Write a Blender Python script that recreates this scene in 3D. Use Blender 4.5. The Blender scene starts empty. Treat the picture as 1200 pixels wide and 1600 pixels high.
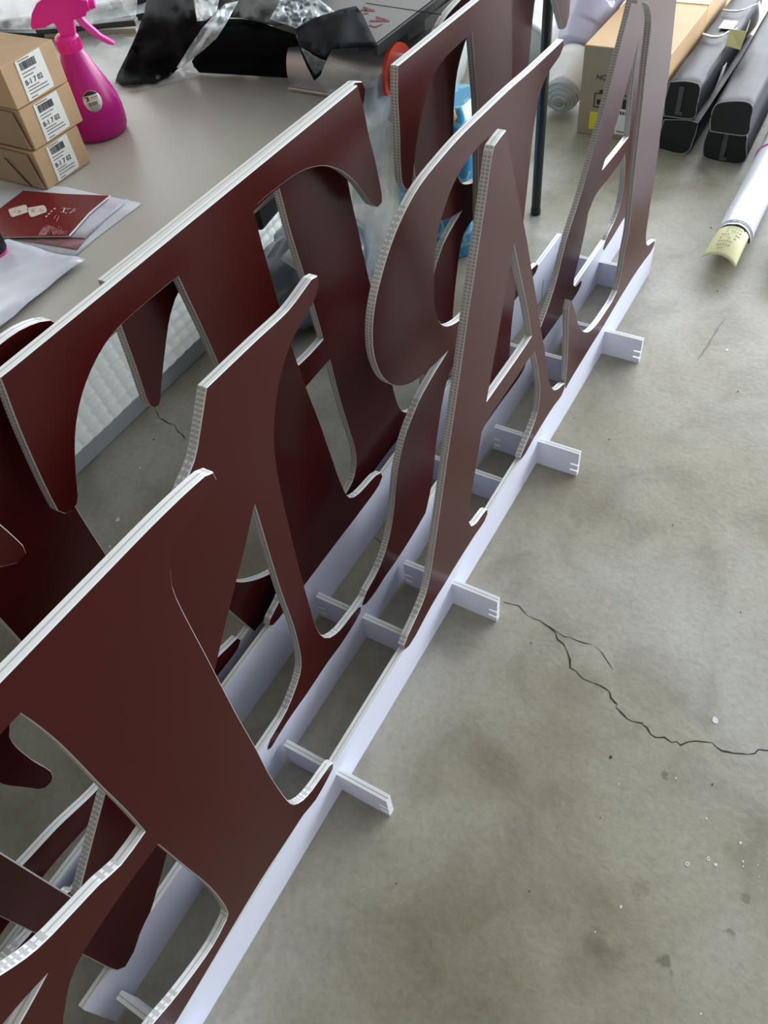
import bpy, bmesh, math, random
from mathutils import Vector, Matrix, noise, geometry

# ---------------------------------------------------------------- camera
random.seed(7)
SC = bpy.context.scene
COL = SC.collection
CAM_H = 1.26
FPX = 1215.04
ROWS = ((0.496575, -0.863069, -0.092331), (0.697024, 0.333110, 0.634977), (0.517273, 0.379680, -0.766994))
R_, U_, F_ = (Vector(r) for r in ROWS)
cd = bpy.data.cameras.new('camera'); cam = bpy.data.objects.new('camera', cd); COL.objects.link(cam)
cd.sensor_fit = 'VERTICAL'; cd.sensor_height = 36; cd.lens = FPX / 1600 * 36; cd.clip_start = .05
m3 = Matrix((R_, U_, -F_)).transposed()
cam.matrix_world = Matrix.Translation((0, 0, CAM_H)) @ m3.to_4x4()
SC.camera = cam

# ---------------------------------------------------------------- light and exposure
SC.view_settings.view_transform = 'Standard'; SC.view_settings.look = 'None'
SC.view_settings.gamma = 1; SC.view_settings.use_curve_mapping = False
SC.view_settings.exposure = 0.0
W = bpy.data.worlds.new('daylight'); SC.world = W; W.use_nodes = True
W.node_tree.nodes['Background'].inputs[0].default_value = (.80, .88, 1.0, 1)
W.node_tree.nodes['Background'].inputs[1].default_value = .62

def area(name, loc, target, sx, sy, power, color):
    l = bpy.data.lights.new(name, 'AREA'); l.shape = 'RECTANGLE'; l.size = sx; l.size_y = sy
    l.energy = power; l.color = color
    o = bpy.data.objects.new(name, l); COL.objects.link(o); o.location = loc
    o.rotation_euler = (Vector(target) - Vector(loc)).to_track_quat('-Z', 'Y').to_euler()
    return o
area('daylight_far_opening', (6.2, -1.1, 1.75), (.2, .2, .3), 8.0, 2.8, 720, (.90, .95, 1.0))
area('daylight_side_opening', (1.6, -4.6, 1.7), (1.2, .6, .4), 6.5, 2.6, 30, (.84, .89, 1.0))
area('left_fill_light', (1.5, 4.7, 1.8), (1.3, 1.0, .5), 6.0, 2.4, 75, (.90, .96, 1.0))  # added fill lamp to brighten the table side; the left wall is solid

# ---------------------------------------------------------------- helpers
def unit_ray(px, py):
    return R_ * ((px - 600) / FPX) + U_ * (-(py - 800) / FPX) + F_
def on_z(px, py, z=0.0):
    d = unit_ray(px, py); t = (z - CAM_H) / d.z
    return Vector((d.x * t, d.y * t, z))
def on_y(px, py, y):
    d = unit_ray(px, py); t = y / d.y
    return Vector((d.x * t, y, CAM_H + d.z * t))
def on_x(px, py, x):
    d = unit_ray(px, py); t = x / d.x
    return Vector((x, d.y * t, CAM_H + d.z * t))

MATS = {}
def mat(name, color, rough=.5, metal=0, spec=.5, bump=0, bscale=60, var=0, vscale=6, alpha=1, emit=None, coat=0, stretch=None):
    if name in MATS: return MATS[name]
    m = bpy.data.materials.new(name); m.use_nodes = True; MATS[name] = m
    nt = m.node_tree; b = nt.nodes['Principled BSDF']
    b.inputs['Base Color'].default_value = (*color, 1)
    b.inputs['Roughness'].default_value = rough; b.inputs['Metallic'].default_value = metal
    b.inputs['Specular IOR Level'].default_value = spec
    b.inputs['Coat Weight'].default_value = coat
    tc = nt.nodes.new('ShaderNodeTexCoord')
    src = tc.outputs['Object']
    if stretch:
        mp = nt.nodes.new('ShaderNodeMapping'); mp.inputs['Scale'].default_value = stretch
        nt.links.new(src, mp.inputs['Vector']); src = mp.outputs['Vector']
    if var:
        n = nt.nodes.new('ShaderNodeTexNoise'); n.inputs['Scale'].default_value = vscale; n.inputs['Detail'].default_value = 5
        nt.links.new(src, n.inputs['Vector'])
        mx = nt.nodes.new('ShaderNodeMix'); mx.data_type = 'RGBA'
        mx.inputs['A'].default_value = (*[c * (1 - var) for c in color], 1)
        mx.inputs['B'].default_value = (*[min(1, c * (1 + var)) for c in color], 1)
        nt.links.new(n.outputs['Fac'], mx.inputs['Factor']); nt.links.new(mx.outputs['Result'], b.inputs['Base Color'])
    if bump:
        n2 = nt.nodes.new('ShaderNodeTexNoise'); n2.inputs['Scale'].default_value = bscale; n2.inputs['Detail'].default_value = 4
        nt.links.new(src, n2.inputs['Vector'])
        bp = nt.nodes.new('ShaderNodeBump'); bp.inputs['Strength'].default_value = bump; bp.inputs['Distance'].default_value = .004
        nt.links.new(n2.outputs['Fac'], bp.inputs['Height']); nt.links.new(bp.outputs['Normal'], b.inputs['Normal'])
    if alpha < 1:
        tr = nt.nodes.new('ShaderNodeBsdfTransparent'); ms = nt.nodes.new('ShaderNodeMixShader')
        # film: thin where smooth, milky where it creases
        n3 = nt.nodes.new('ShaderNodeTexNoise'); n3.inputs['Scale'].default_value = 9; n3.inputs['Detail'].default_value = 6; n3.inputs['Distortion'].default_value = 1.5
        nt.links.new(src, n3.inputs['Vector'])
        mr = nt.nodes.new('ShaderNodeMapRange'); mr.inputs['From Min'].default_value = .35; mr.inputs['From Max'].default_value = .7
        mr.inputs['To Min'].default_value = alpha * .6; mr.inputs['To Max'].default_value = min(1, alpha * 1.7)
        nt.links.new(n3.outputs['Fac'], mr.inputs['Value'])
        nt.links.new(mr.outputs['Result'], ms.inputs['Fac'])
        nt.links.new(tr.outputs[0], ms.inputs[1]); nt.links.new(b.outputs[0], ms.inputs[2])
        nt.links.new(ms.outputs[0], nt.nodes['Material Output'].inputs['Surface'])
    return m

class MB:
    def __init__(s): s.v = []; s.f = []; s.m = []
    def add(s, vs, fs, mi=0):
        o = len(s.v); s.v += [tuple(v) for v in vs]; s.f += [tuple(i + o for i in f) for f in fs]; s.m += [mi] * len(fs)
    def box(s, x0, x1, y0, y1, z0, z1, mi=0, M=None):
        vs = [Vector((x, y, z)) for x in (x0, x1) for y in (y0, y1) for z in (z0, z1)]
        if M: vs = [M @ v for v in vs]
        s.add(vs, [(0, 1, 3, 2), (4, 6, 7, 5), (0, 4, 5, 1), (2, 3, 7, 6), (0, 2, 6, 4), (1, 5, 7, 3)], mi)
    def prism(s, outline, depth, mp, holes=(), mf=0, ms=1):
        """outline/holes: 2D loops; mp(u, v, d) -> 3D; faces at d=0 and d=depth"""
        loops = [list(outline)] + [list(h) for h in holes]
        flat = [p for l in loops for p in l]
        tris = geometry.tessellate_polygon([[Vector((p[0], p[1], 0)) for p in l] for l in loops])
        n = len(flat)
        vs = [mp(p[0], p[1], 0) for p in flat] + [mp(p[0], p[1], depth) for p in flat]
        s.add(vs, [], mf); o = len(s.v) - len(vs)
        for t in tris:
            s.f.append(tuple(i + o for i in t)); s.m.append(mf)
            s.f.append(tuple(i + n + o for i in reversed(t))); s.m.append(mf)
        k = 0
        for l in loops:
            c = len(l)
            for i in range(c):
                a, b = k + i, k + (i + 1) % c
                s.f.append((a + o, b + o, b + n + o, a + n + o)); s.m.append(ms)
            k += c
    def tube(s, pts, rad, seg=12, mi=0, caps=True, squash=1.0):
        pts = [Vector(p) for p in pts]; rads = rad if isinstance(rad, (list, tuple)) else [rad] * len(pts)
        rings = []; up = Vector((0, 0, 1))
        for i, p in enumerate(pts):
            t = (pts[min(i + 1, len(pts) - 1)] - pts[max(i - 1, 0)]).normalized()
            a = t.cross(up); a = a.normalized() if a.length > 1e-3 else Vector((1, 0, 0))
            b = t.cross(a).normalized()
            rings.append([p + (a * math.cos(q) + b * math.sin(q) * squash) * rads[i] for q in [2 * math.pi * k / seg for k in range(seg)]])
        vs = [v for r in rings for v in r]; fs = []
        for i in range(len(pts) - 1):
            for k in range(seg):
                a, b = i * seg + k, i * seg + (k + 1) % seg
                fs.append((a, b, b + seg, a + seg))
        if caps: fs += [tuple(reversed(range(seg))), tuple(range((len(pts) - 1) * seg, len(pts) * seg))]
        s.add(vs, fs, mi)
    def lathe(s, prof, c, seg=28, mi=0):
        vs = []; fs = []
        for r, z in prof:
            for k in range(seg):
                q = 2 * math.pi * k / seg; vs.append((c[0] + r * math.cos(q), c[1] + r * math.sin(q), c[2] + z))
        for i in range(len(prof) - 1):
            for k in range(seg):
                a, b = i * seg + k, i * seg + (k + 1) % seg
                fs.append((a, b, b + seg, a + seg))
        fs += [tuple(reversed(range(seg))), tuple(range((len(prof) - 1) * seg, len(prof) * seg))]
        s.add(vs, fs, mi)
    def build(s, name, mats, parent=None, smooth=False, bevel=0, solid=0, recalc=True):
        me = bpy.data.meshes.new(name); me.from_pydata(s.v, [], s.f); me.update()
        mats = mats if isinstance(mats, (list, tuple)) else [mats]
        for q in mats: me.materials.append(q)
        me.polygons.foreach_set('material_index', s.m)
        if recalc:
            bm = bmesh.new(); bm.from_mesh(me); bmesh.ops.recalc_face_normals(bm, faces=bm.faces); bm.to_mesh(me); bm.free()
        if smooth:
            me.polygons.foreach_set('use_smooth', [True] * len(me.polygons))
            if smooth != 'all': me.set_sharp_from_angle(angle=math.radians(40))
        o = bpy.data.objects.new(name, me); COL.objects.link(o)
        if solid:
            md = o.modifiers.new('thickness', 'SOLIDIFY'); md.thickness = solid; md.offset = 0
        if bevel:
            md = o.modifiers.new('bevel', 'BEVEL'); md.width = bevel; md.segments = 2; md.limit_method = 'ANGLE'
        if parent:
            o.parent = parent; o.matrix_parent_inverse = Matrix.Translation(-Vector(parent.location))
        return o

def tag(o, label=None, cat=None, group=None, kind=None):
    for k, v in (('label', label), ('category', cat), ('group', group), ('kind', kind)):
        if v: o[k] = v
    return o
def thing(name, label, cat, loc, group=None):
    o = bpy.data.objects.new(name, None); o.empty_display_size = .05; COL.objects.link(o); o.location = loc
    return tag(o, label, cat, group)

def smooth_loop(pts, step=.012, corner=47):
    """Catmull-Rom through the loop, keeping sharp corners"""
    n = len(pts); P = [Vector((p[0], p[1])) for p in pts]; out = []
    sharp = []
    for i in range(n):
        a, b = P[i] - P[i - 1], P[(i + 1) % n] - P[i]
        ang = math.degrees(a.angle(b)) if a.length > 1e-6 and b.length > 1e-6 else 0
        sharp.append(ang > corner and min(a.length, b.length) > .012)
    for i in range(n):
        p1, p2 = P[i], P[(i + 1) % n]; L = (p2 - p1).length
        p0 = P[i - 1] if not sharp[i] else p1 - (p2 - p1)
        p3 = P[(i + 2) % n] if not sharp[(i + 1) % n] else p2 + (p2 - p1)
        t1 = (p2 - p0); t2 = (p3 - p1)
        t1 = t1.normalized() * L if t1.length > 1e-9 else t1; t2 = t2.normalized() * L if t2.length > 1e-9 else t2
        k = max(1, int(L / step))
        for j in range(k):
            t = j / k; t_2 = t * t; t_3 = t_2 * t
            q = p1 * (2 * t_3 - 3 * t_2 + 1) + t1 * (t_3 - 2 * t_2 + t) + p2 * (-2 * t_3 + 3 * t_2) + t2 * (t_3 - t_2)
            out.append((q.x, q.y))
    return out

def text_mesh(body, size, name, m, M, parent=None, thick=.0004, xs=1):
    """flat printed lettering as a thin mesh placed by matrix M"""
    c = bpy.data.curves.new(name, 'FONT'); c.body = body; c.size = size; c.extrude = thick; c.align_x = 'LEFT'
    o = bpy.data.objects.new(name, c); COL.objects.link(o)
    dg = bpy.context.evaluated_depsgraph_get()
    me = bpy.data.meshes.new_from_object(o.evaluated_get(dg)); bpy.data.objects.remove(o)
    me.transform(M @ Matrix.Scale(xs, 4, (1, 0, 0)))
    me.materials.clear(); me.materials.append(m)
    o = bpy.data.objects.new(name, me); COL.objects.link(o)
    if parent: o.parent = parent; o.matrix_parent_inverse = Matrix.Translation(-Vector(par_world(parent)))
    return o
def par_world(p):
    v = Vector(p.location)
    if p.parent is not None: v = Vector((0, 0, 0)) if p.type == 'MESH' else v
    return v

def frame_matrix(origin, ux, uy):
    ux = Vector(ux).normalized(); uz = ux.cross(Vector(uy)).normalized(); uy = uz.cross(ux)
    m = Matrix((ux, uy, uz)).transposed().to_4x4(); m.translation = Vector(origin)
    return m

def sheet(name, outline, fn, m, parent=None, step=.02, solid=.0012, sm=True):
    """cloth, paper or film: a 2D outline filled with points and lifted by fn(u, v) -> 3D"""
    us = [p[0] for p in outline]; vs = [p[1] for p in outline]
    bd = []
    for i in range(len(outline)):
        a, b = Vector(outline[i]), Vector(outline[(i + 1) % len(outline)])
        k = max(1, int((b - a).length / step))
        bd += [a.lerp(b, j / k) for j in range(k)]
    n = len(bd); pts = list(bd)
    rnd = random.Random(len(outline) * 31 + int(abs(us[0]) * 1000))
    v = min(vs) + step * .5
    while v < max(vs):
        u = min(us) + step * .5
        while u < max(us):
            p = Vector((u + rnd.uniform(-.2, .2) * step, v + rnd.uniform(-.2, .2) * step))
            ins = False
            for i in range(len(outline)):
                x1, y1 = outline[i]; x2, y2 = outline[i - 1]
                if (y1 > p.y) != (y2 > p.y) and p.x < (x2 - x1) * (p.y - y1) / (y2 - y1) + x1: ins = not ins
            if ins and min((p - q).length for q in bd) > step * .45: pts.append(p)
            u += step
        v += step
    r = geometry.delaunay_2d_cdt(pts, [], [list(range(n))], 1, 1e-6)
    mb = MB(); mb.add([fn(p[0], p[1]) for p in r[0]], [tuple(f) for f in r[2]])
    return mb.build(name, m, parent, smooth='all' if sm else False, solid=solid, recalc=False)

def nz(u, v, w=0, s=1): return noise.noise(Vector((u * s, v * s, w)))
def ridge(u, v, w=0, s=1): return 1 - abs(noise.noise(Vector((u * s, v * s, w)))) * 2

# ---------------------------------------------------------------- materials
def floor_material():
    m = bpy.data.materials.new('concrete'); m.use_nodes = True; nt = m.node_tree; b = nt.nodes['Principled BSDF']
    tc = nt.nodes.new('ShaderNodeTexCoord')
    def noi(scale, detail, dist=0, rough=.55):
        n = nt.nodes.new('ShaderNodeTexNoise'); n.inputs['Scale'].default_value = scale; n.inputs['Detail'].default_value = detail
        n.inputs['Distortion'].default_value = dist; n.inputs['Roughness'].default_value = rough
        nt.links.new(tc.outputs['Object'], n.inputs['Vector']); return n
    def ramp(n, stops):
        r = nt.nodes.new('ShaderNodeValToRGB'); e = r.color_ramp.elements
        while len(e) < len(stops): e.new(.5)
        for i, (p, c) in enumerate(stops): e[i].position = p; e[i].color = (*c, 1)
        nt.links.new(n.outputs['Fac'], r.inputs['Fac']); return r
    def mix(a, c, f, bt='MULTIPLY'):
        x = nt.nodes.new('ShaderNodeMix'); x.data_type = 'RGBA'; x.blend_type = bt; x.inputs['Factor'].default_value = f
        nt.links.new(a, x.inputs['A']); nt.links.new(c, x.inputs['B']); return x.outputs['Result']
    big = ramp(noi(1.9, 4, .4), [(.30, (.255, .226, .158)), (.5, (.355, .336, .272)), (.68, (.42, .412, .375))])
    mid = ramp(noi(6.5, 6, .8), [(.3, (.70, .69, .67)), (.5, (.95, .95, .95)), (.72, (1.08, 1.08, 1.08))])
    fine = ramp(noi(70, 8, 0, .75), [(.25, (.78, .77, .75)), (.5, (1, 1, 1)), (.75, (1.16, 1.16, 1.16))])
    pit = ramp(noi(26, 3, .2), [(.22, (.55, .53, .5)), (.27, (1, 1, 1)), (1, (1, 1, 1))])
    c = mix(big.outputs[0], mid.outputs[0], .9); c = mix(c, fine.outputs[0], .8); c = mix(c, pit.outputs[0], .8)
    sep = nt.nodes.new('ShaderNodeNewGeometry'); wob = noi(30, 5, .3, .7)
    off = nt.nodes.new('ShaderNodeVectorMath'); off.operation = 'SCALE'; off.inputs['Scale'].default_value = .05
    nt.links.new(wob.outputs['Color'], off.inputs[0])
    ad = nt.nodes.new('ShaderNodeVectorMath'); ad.operation = 'ADD'; nt.links.new(tc.outputs['Object'], ad.inputs[0]); nt.links.new(off.outputs[0], ad.inputs[1])
    for px, py, r, col, soft in ((1040, 1212, .008, .62, .4), (1163, 1405, .010, .66, .4), (1143, 1458, .007, .60, .5), (1038, 1500, .010, .62, .5), (1048, 1522, .008, .62, .5), (930, 1475, .020, .72, .7), (900, 1530, .035, .78, .9), (950, 1500, .028, .76, .8), (975, 1580, .06, .86, .9),
                                 (1020, 1060, .075, .86, .35), (900, 1070, .05, .84, .6), (940, 1420, .05, .92, .8), (1000, 1390, .012, .8, .7), (860, 1240, .03, .86, .9), (670, 1560, .16, .86, .9), (880, 1150, .05, .88, .8), (1190, 1300, .03, .9, .8), (1150, 1330, .02, .9, .8)):
        cc = on_z(px, py); dn = nt.nodes.new('ShaderNodeVectorMath'); dn.operation = 'DISTANCE'; nt.links.new(ad.outputs[0], dn.inputs[0]); dn.inputs[1].default_value = (cc.x + .025, cc.y + .025, .025)
        mr = nt.nodes.new('ShaderNodeMapRange'); mr.interpolation_type = 'SMOOTHSTEP'; mr.inputs['From Min'].default_value = r * (1 - soft); mr.inputs['From Max'].default_value = r * (1 + soft * .4)
        mr.inputs['To Min'].default_value = 1; mr.inputs['To Max'].default_value = 0; nt.links.new(dn.outputs['Value'], mr.inputs['Value'])
        x = nt.nodes.new('ShaderNodeMix'); x.data_type = 'RGBA'; x.blend_type = 'MULTIPLY'; nt.links.new(mr.outputs[0], x.inputs['Factor']); nt.links.new(c, x.inputs['A']); x.inputs['B'].default_value = (col, col * .985, col * .95, 1)
        c = x.outputs['Result']
    nt.links.new(c, b.inputs['Base Color'])
    rr = nt.nodes.new('ShaderNodeMapRange'); rr.inputs['To Min'].default_value = .38; rr.inputs['To Max'].default_value = .62
    nt.links.new(noi(4, 4).outputs['Fac'], rr.inputs['Value']); nt.links.new(rr.outputs[0], b.inputs['Roughness'])
    b.inputs['Specular IOR Level'].default_value = .4
    bp = nt.nodes.new('ShaderNodeBump'); bp.inputs['Strength'].default_value = .22; bp.inputs['Distance'].default_value = .003
    nt.links.new(noi(90, 6).outputs['Fac'], bp.inputs['Height']); nt.links.new(bp.outputs[0], b.inputs['Normal'])
    return m

def edge_material(name, period, depth_mid):
    """cut edge of twin-ply fluted board: rows of flute openings on upright cuts, none on level cuts; light and shade are painted in by slope"""
    m = bpy.data.materials.new(name); m.use_nodes = True; nt = m.node_tree; b = nt.nodes['Principled BSDF']
    def mth(op, a, c=None):
        n = nt.nodes.new('ShaderNodeMath'); n.operation = op
        for i, v in enumerate((a, c)):
            if v is None: continue
            if isinstance(v, (int, float)): n.inputs[i].default_value = v
            else: nt.links.new(v, n.inputs[i])
        return n.outputs[0]
    tc = nt.nodes.new('ShaderNodeTexCoord'); sp = nt.nodes.new('ShaderNodeSeparateXYZ'); nt.links.new(tc.outputs['Object'], sp.inputs[0])
    ge = nt.nodes.new('ShaderNodeNewGeometry'); sn = nt.nodes.new('ShaderNodeSeparateXYZ'); nt.links.new(ge.outputs['True Normal'], sn.inputs[0])
    fl = mth('GREATER_THAN', mth('FRACT', mth('DIVIDE', sp.outputs['Z'], period)), .42)
    ply = mth('FRACT', mth('DIVIDE', mth('SUBTRACT', sp.outputs['Y'], depth_mid - .012), .006))
    row = mth('LESS_THAN', mth('ABSOLUTE', mth('SUBTRACT', ply, .5)), .34)
    lvl = mth('LESS_THAN', mth('ABSOLUTE', sn.outputs['Z']), .93)
    hole = mth('MULTIPLY', mth('MULTIPLY', fl, row), lvl)
    mid = mth('LESS_THAN', mth('ABSOLUTE', mth('SUBTRACT', sp.outputs['Y'], depth_mid)), .0009)
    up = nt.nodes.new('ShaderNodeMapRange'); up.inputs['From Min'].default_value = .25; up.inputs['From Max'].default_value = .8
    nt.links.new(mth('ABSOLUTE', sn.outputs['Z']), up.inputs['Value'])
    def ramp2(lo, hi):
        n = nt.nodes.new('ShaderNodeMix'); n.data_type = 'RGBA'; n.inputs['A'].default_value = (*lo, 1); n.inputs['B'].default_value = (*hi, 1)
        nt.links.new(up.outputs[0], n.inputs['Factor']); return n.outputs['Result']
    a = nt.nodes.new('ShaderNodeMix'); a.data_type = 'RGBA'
    nt.links.new(ramp2((.50, .46, .45), (.88, .90, .90)), a.inputs['A']); nt.links.new(ramp2((.28, .25, .245), (.56, .55, .54)), a.inputs['B'])  # light put into the colour: level cuts whitened, upright cuts darkened
    nt.links.new(hole, a.inputs['Factor'])
    c = nt.nodes.new('ShaderNodeMix'); c.data_type = 'RGBA'; c.inputs['B'].default_value = (.52, .55, .57, 1)
    nt.links.new(a.outputs['Result'], c.inputs['A']); nt.links.new(mid, c.inputs['Factor'])
    nt.links.new(c.outputs['Result'], b.inputs['Base Color'])
    b.inputs['Roughness'].default_value = .35
    return m

CONC = floor_material()
BROWN = mat('maroon_print', (.052, .0042, .0036), rough=.30, spec=.27)
BOARD = mat('white_board', (.78, .81, .95), rough=.38, spec=.5)
BOARD_EDGE = mat('white_board_edge', (.86, .88, .88), rough=.45)
BLACK = mat('black_plastic', (.012, .013, .015), rough=.35)
WHITEP = mat('white_paper', (.80, .80, .80), rough=.6)
INK = mat('black_ink', (.02, .02, .02), rough=.6)

# ---------------------------------------------------------------- setting
def struct(o): o['kind'] = 'structure'; return o
mb = MB(); mb.box(-3, 7, -5, 5, -.12, 0); floor = struct(mb.build('floor', CONC))
wallm = mat('painted_wall', (.42, .37, .29), rough=.8, var=.06, vscale=2)
mb = MB(); mb.box(-3, 7, 5, 5.15, -.12, 3.2); struct(mb.build('wall_left', wallm))
mb = MB(); mb.box(-3.15, -3, -5, 5.15, -.12, 3.2); struct(mb.build('wall_back', wallm))
mb = MB(); mb.box(-3.15, 7, -5, 5.15, 3.2, 3.35); struct(mb.build('ceiling', mat('ceiling_panel', (.50, .50, .49), rough=.8)))

def floor_line(name, pts, w0, m, jit=.003):
    """crack in the slab: a ragged dark ribbon lying in the floor surface"""
    P = [on_z(*p) for p in pts]; fine = []
    rnd = random.Random(len(pts))
    for i in range(len(P) - 1):
        k = max(2, int((P[i + 1] - P[i]).length / .012))
        for j in range(k):
            q = P[i].lerp(P[i + 1], j / k)
            fine.append(q + Vector((rnd.uniform(-1, 1), rnd.uniform(-1, 1), 0)) * jit)
    fine.append(P[-1]); vs = []; fs = []
    for i, q in enumerate(fine):
        t = (fine[min(i + 1, len(fine) - 1)] - fine[max(0, i - 1)]).normalized(); nrm = Vector((-t.y, t.x, 0))
        w = w0 * (.35 + rnd.random()) * (.3 if i in (0, len(fine) - 1) else 1)
        for s_, z in ((-1, .0003), (1, .0003)):
            vs.append((q.x + nrm.x * w * s_, q.y + nrm.y * w * s_, z))
    for i in range(len(fine) - 1): fs.append((2 * i, 2 * i + 1, 2 * i + 3, 2 * i + 2))
    mb = MB(); mb.add(vs, fs); return mb.build(name, m, floor)
CRK = mat('crack_shadow', (.035, .03, .025), rough=.9)
floor_line('crack', [(785, 940), (800, 942), (816, 953), (833, 967), (850, 973), (866, 985), (882, 993), (900, 1000), (925, 1007)], .0009, CRK)
floor_line('crack', [(848, 973), (868, 991), (880, 1005), (889, 1020), (891, 1045), (905, 1054), (925, 1067), (945, 1074), (953, 1083), (961, 1096), (963, 1105), (981, 1124), (1002, 1128), (1010, 1137), (1015, 1147), (1030, 1151), (1048, 1158), (1064, 1163), (1086, 1157), (1112, 1161), (1130, 1172), (1146, 1178), (1170, 1177), (1185, 1173), (1215, 1168)], .0013, CRK)
floor_line('crack', [(925, 1007), (938, 1015), (944, 1029), (958, 1046)], .0006, CRK)
floor_line('crack', [(582, 838), (592, 846), (606, 851), (640, 872), (652, 893), (663, 898), (680, 906)], .0011, CRK)
floor_line('crack', [(243, 642), (250, 652), (262, 660), (272, 664), (279, 674), (290, 687)], .0014, CRK)
floor_line('scuff', [(1133, 497), (1120, 515), (1106, 540), (1090, 563)], .0022, mat('scuff_grey', (.20, .195, .175), rough=.7), .001)
SPOT = mat('white_paint_fleck', (.72, .72, .70), rough=.6)
def fleck(px, py, r, hollow=False, name='paint_fleck', m=SPOT, n=9):
    c = on_z(px, py); rnd = random.Random(int(px * 7 + py)); k = n
    R = [r * rnd.uniform(.75, 1.2) for _ in range(k)]
    mb = MB()
    pr = lambda s, z: [(c.x + R[i] * s * math.cos(6.283 * i / k), c.y + R[i] * s * .8 * math.sin(6.283 * i / k), z) for i in range(k)]
    if hollow:
        mb.add(pr(1, .0006) + pr(.45, .0006), [(i, (i + 1) % k, k + (i + 1) % k, k + i) for i in range(k)])
    else: mb.add(pr(1, .0006), [tuple(range(k))])
    return mb.build(name, m, floor)
for a in [(1118, 1125, .006), (1074, 1350, .0035, True), (1107, 1342, .0034, True), (1118, 1351, .003), (1157, 1317, .0024), (970, 1417, .0025), (1056, 1216, .0018), (1104, 1279, .0018), (1161, 1346, .0018), (1161, 1354, .0014), (1184, 1352, .001), (967, 1225, .0014), (1095, 1584, .0015), (930, 1456, .0013), (1186, 1370, .001), (820, 811, .001), (1136, 547, .004), (184, 812, .006), (219, 731, .003), (172, 854, .004)]:
    fleck(*a)
DIRT = mat('dark_grit', (.05, .045, .04), rough=.9)
for a in [(1111, 356, .003), (1121, 455, .003), (952, 687, .0025), (1153, 612, .0025), (1051, 821, .002), (1157, 957, .0018), (954, 1183, .003), (1113, 1226, .0018), (938, 1278, .0015), (827, 1393, .0015), (619, 1381, .0015), (240, 687, .003), (830, 1005, .002)]:
    fleck(*a, name='grit', m=DIRT, n=6)

# ---------------------------------------------------------------- letter stands
S = 1.26 / 1.7              # letters are laid out in 1.7 units, then brought to metres
TH = .016 * S
YR = {1: .391481, 2: .502286, 3: .609565, 4: .873 * S}
EDGE = {k: edge_material('fluted_cut_edge_%s' % 'abcd'[k - 1], .0046, YR[k] + TH / 2) for k in YR}

GL = {}
GL['R1'] = ([(.400, 1.057), (.387, 1.064), (.315, 1.072), (.223, 1.076), (.137, 1.079), (0, 1.083), (-.12, 1.083), (-.23, 1.075), (-.33, 1.045), (-.40, .985), (-.44, .91), (-.45, .83), (-.42, .76), (-.36, .71), (-.28, .685), (-.2, .672), (-.15, .665), (-.106, .651), (-.15, .637), (-.2, .622), (-.26, .59), (-.32, .53), (-.37, .45), (-.40, .37), (-.43, .28), (-.48, .22), (-.56, .18), (-.60, .16), (-.60, .13), (-.55, .115), (-.45, .12), (-.29, .12), (-.262, .16), (-.24, .26), (-.20, .39), (-.15, .525), (-.127, .557), (-.104, .584), (-.084, .597), (-.061, .604), (0, .609), (.081, .606),
              (.085, .487), (.089, .365), (.087, .274), (.080, .208), (.071, .198), (.028, .187), (-.027, .197), (-.076, .215), (-.113, .235), (-.14, .24), (-.155, .225), (-.15, .20), (-.11, .15), (-.10, .139), (.145, .150), (.269, .140), (.304, .136), (.342, .120), (.390, .125), (.412, .131), (.418, .148), (.408, .159), (.378, .165), (.346, .171), (.316, .187), (.295, .218), (.286, .268), (.280, .411), (.281, .512), (.280, .654), (.282, .823), (.283, .930), (.286, .971), (.294, .997), (.305, 1.016), (.323, 1.026), (.357, 1.029), (.374, 1.033), (.392, 1.034), (.401, 1.043)],
            [[(.079, 1.027), (.082, .99), (.084, .948), (.084, .896), (.083, .826), (.083, .741), (.081, .661), (.034, .662), (.003, .679), (-.031, .690), (-.087, .711), (-.124, .745), (-.16, .79), (-.175, .84), (-.17, .90), (-.14, .96), (-.10, 1.0), (-.04, 1.02), (.02, 1.028)]])
GL['A1'] = ([(1.167, 1.087), (1.214, 1.092), (1.244, 1.021), (1.289, .920), (1.330, .830), (1.377, .713), (1.413, .623), (1.464, .492), (1.489, .435), (1.513, .361), (1.543, .288), (1.578, .230), (1.602, .203), (1.638, .181), (1.666, .171), (1.686, .160), (1.688, .136), (1.669, .126), (1.595, .138), (1.520, .140), (1.449, .137), (1.403, .131), (1.375, .137), (1.370, .150),
             (1.430, .185), (1.452, .198), (1.476, .225), (1.484, .287), (1.471, .343), (1.443, .421), (1.419, .475), (1.353, .477), (1.314, .475), (1.242, .477), (1.150, .476), (1.126, .467), (1.092, .370), (1.077, .330), (1.062, .274), (1.058, .224), (1.068, .198), (1.098, .176), (1.129, .171), (1.152, .166), (1.164, .156), (1.163, .139), (1.145, .128), (1.098, .134), (1.038, .138), (.965, .140), (.929, .137), (.868, .138), (.814, .130), (.773, .122), (.741, .123), (.721, .136), (.721, .155), (.742, .170), (.781, .185), (.829, .212), (.860, .262), (.893, .346), (.933, .458), (.970, .562), (1.019, .693), (1.058, .805), (1.090, .890), (1.115, .955), (1.139, 1.018), (1.160, 1.077)],
            [[(1.268, .849), (1.303, .766), (1.351, .657), (1.395, .538), (1.317, .536), (1.149, .539), (1.161, .570), (1.202, .675), (1.229, .751), (1.253, .815)]])
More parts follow.
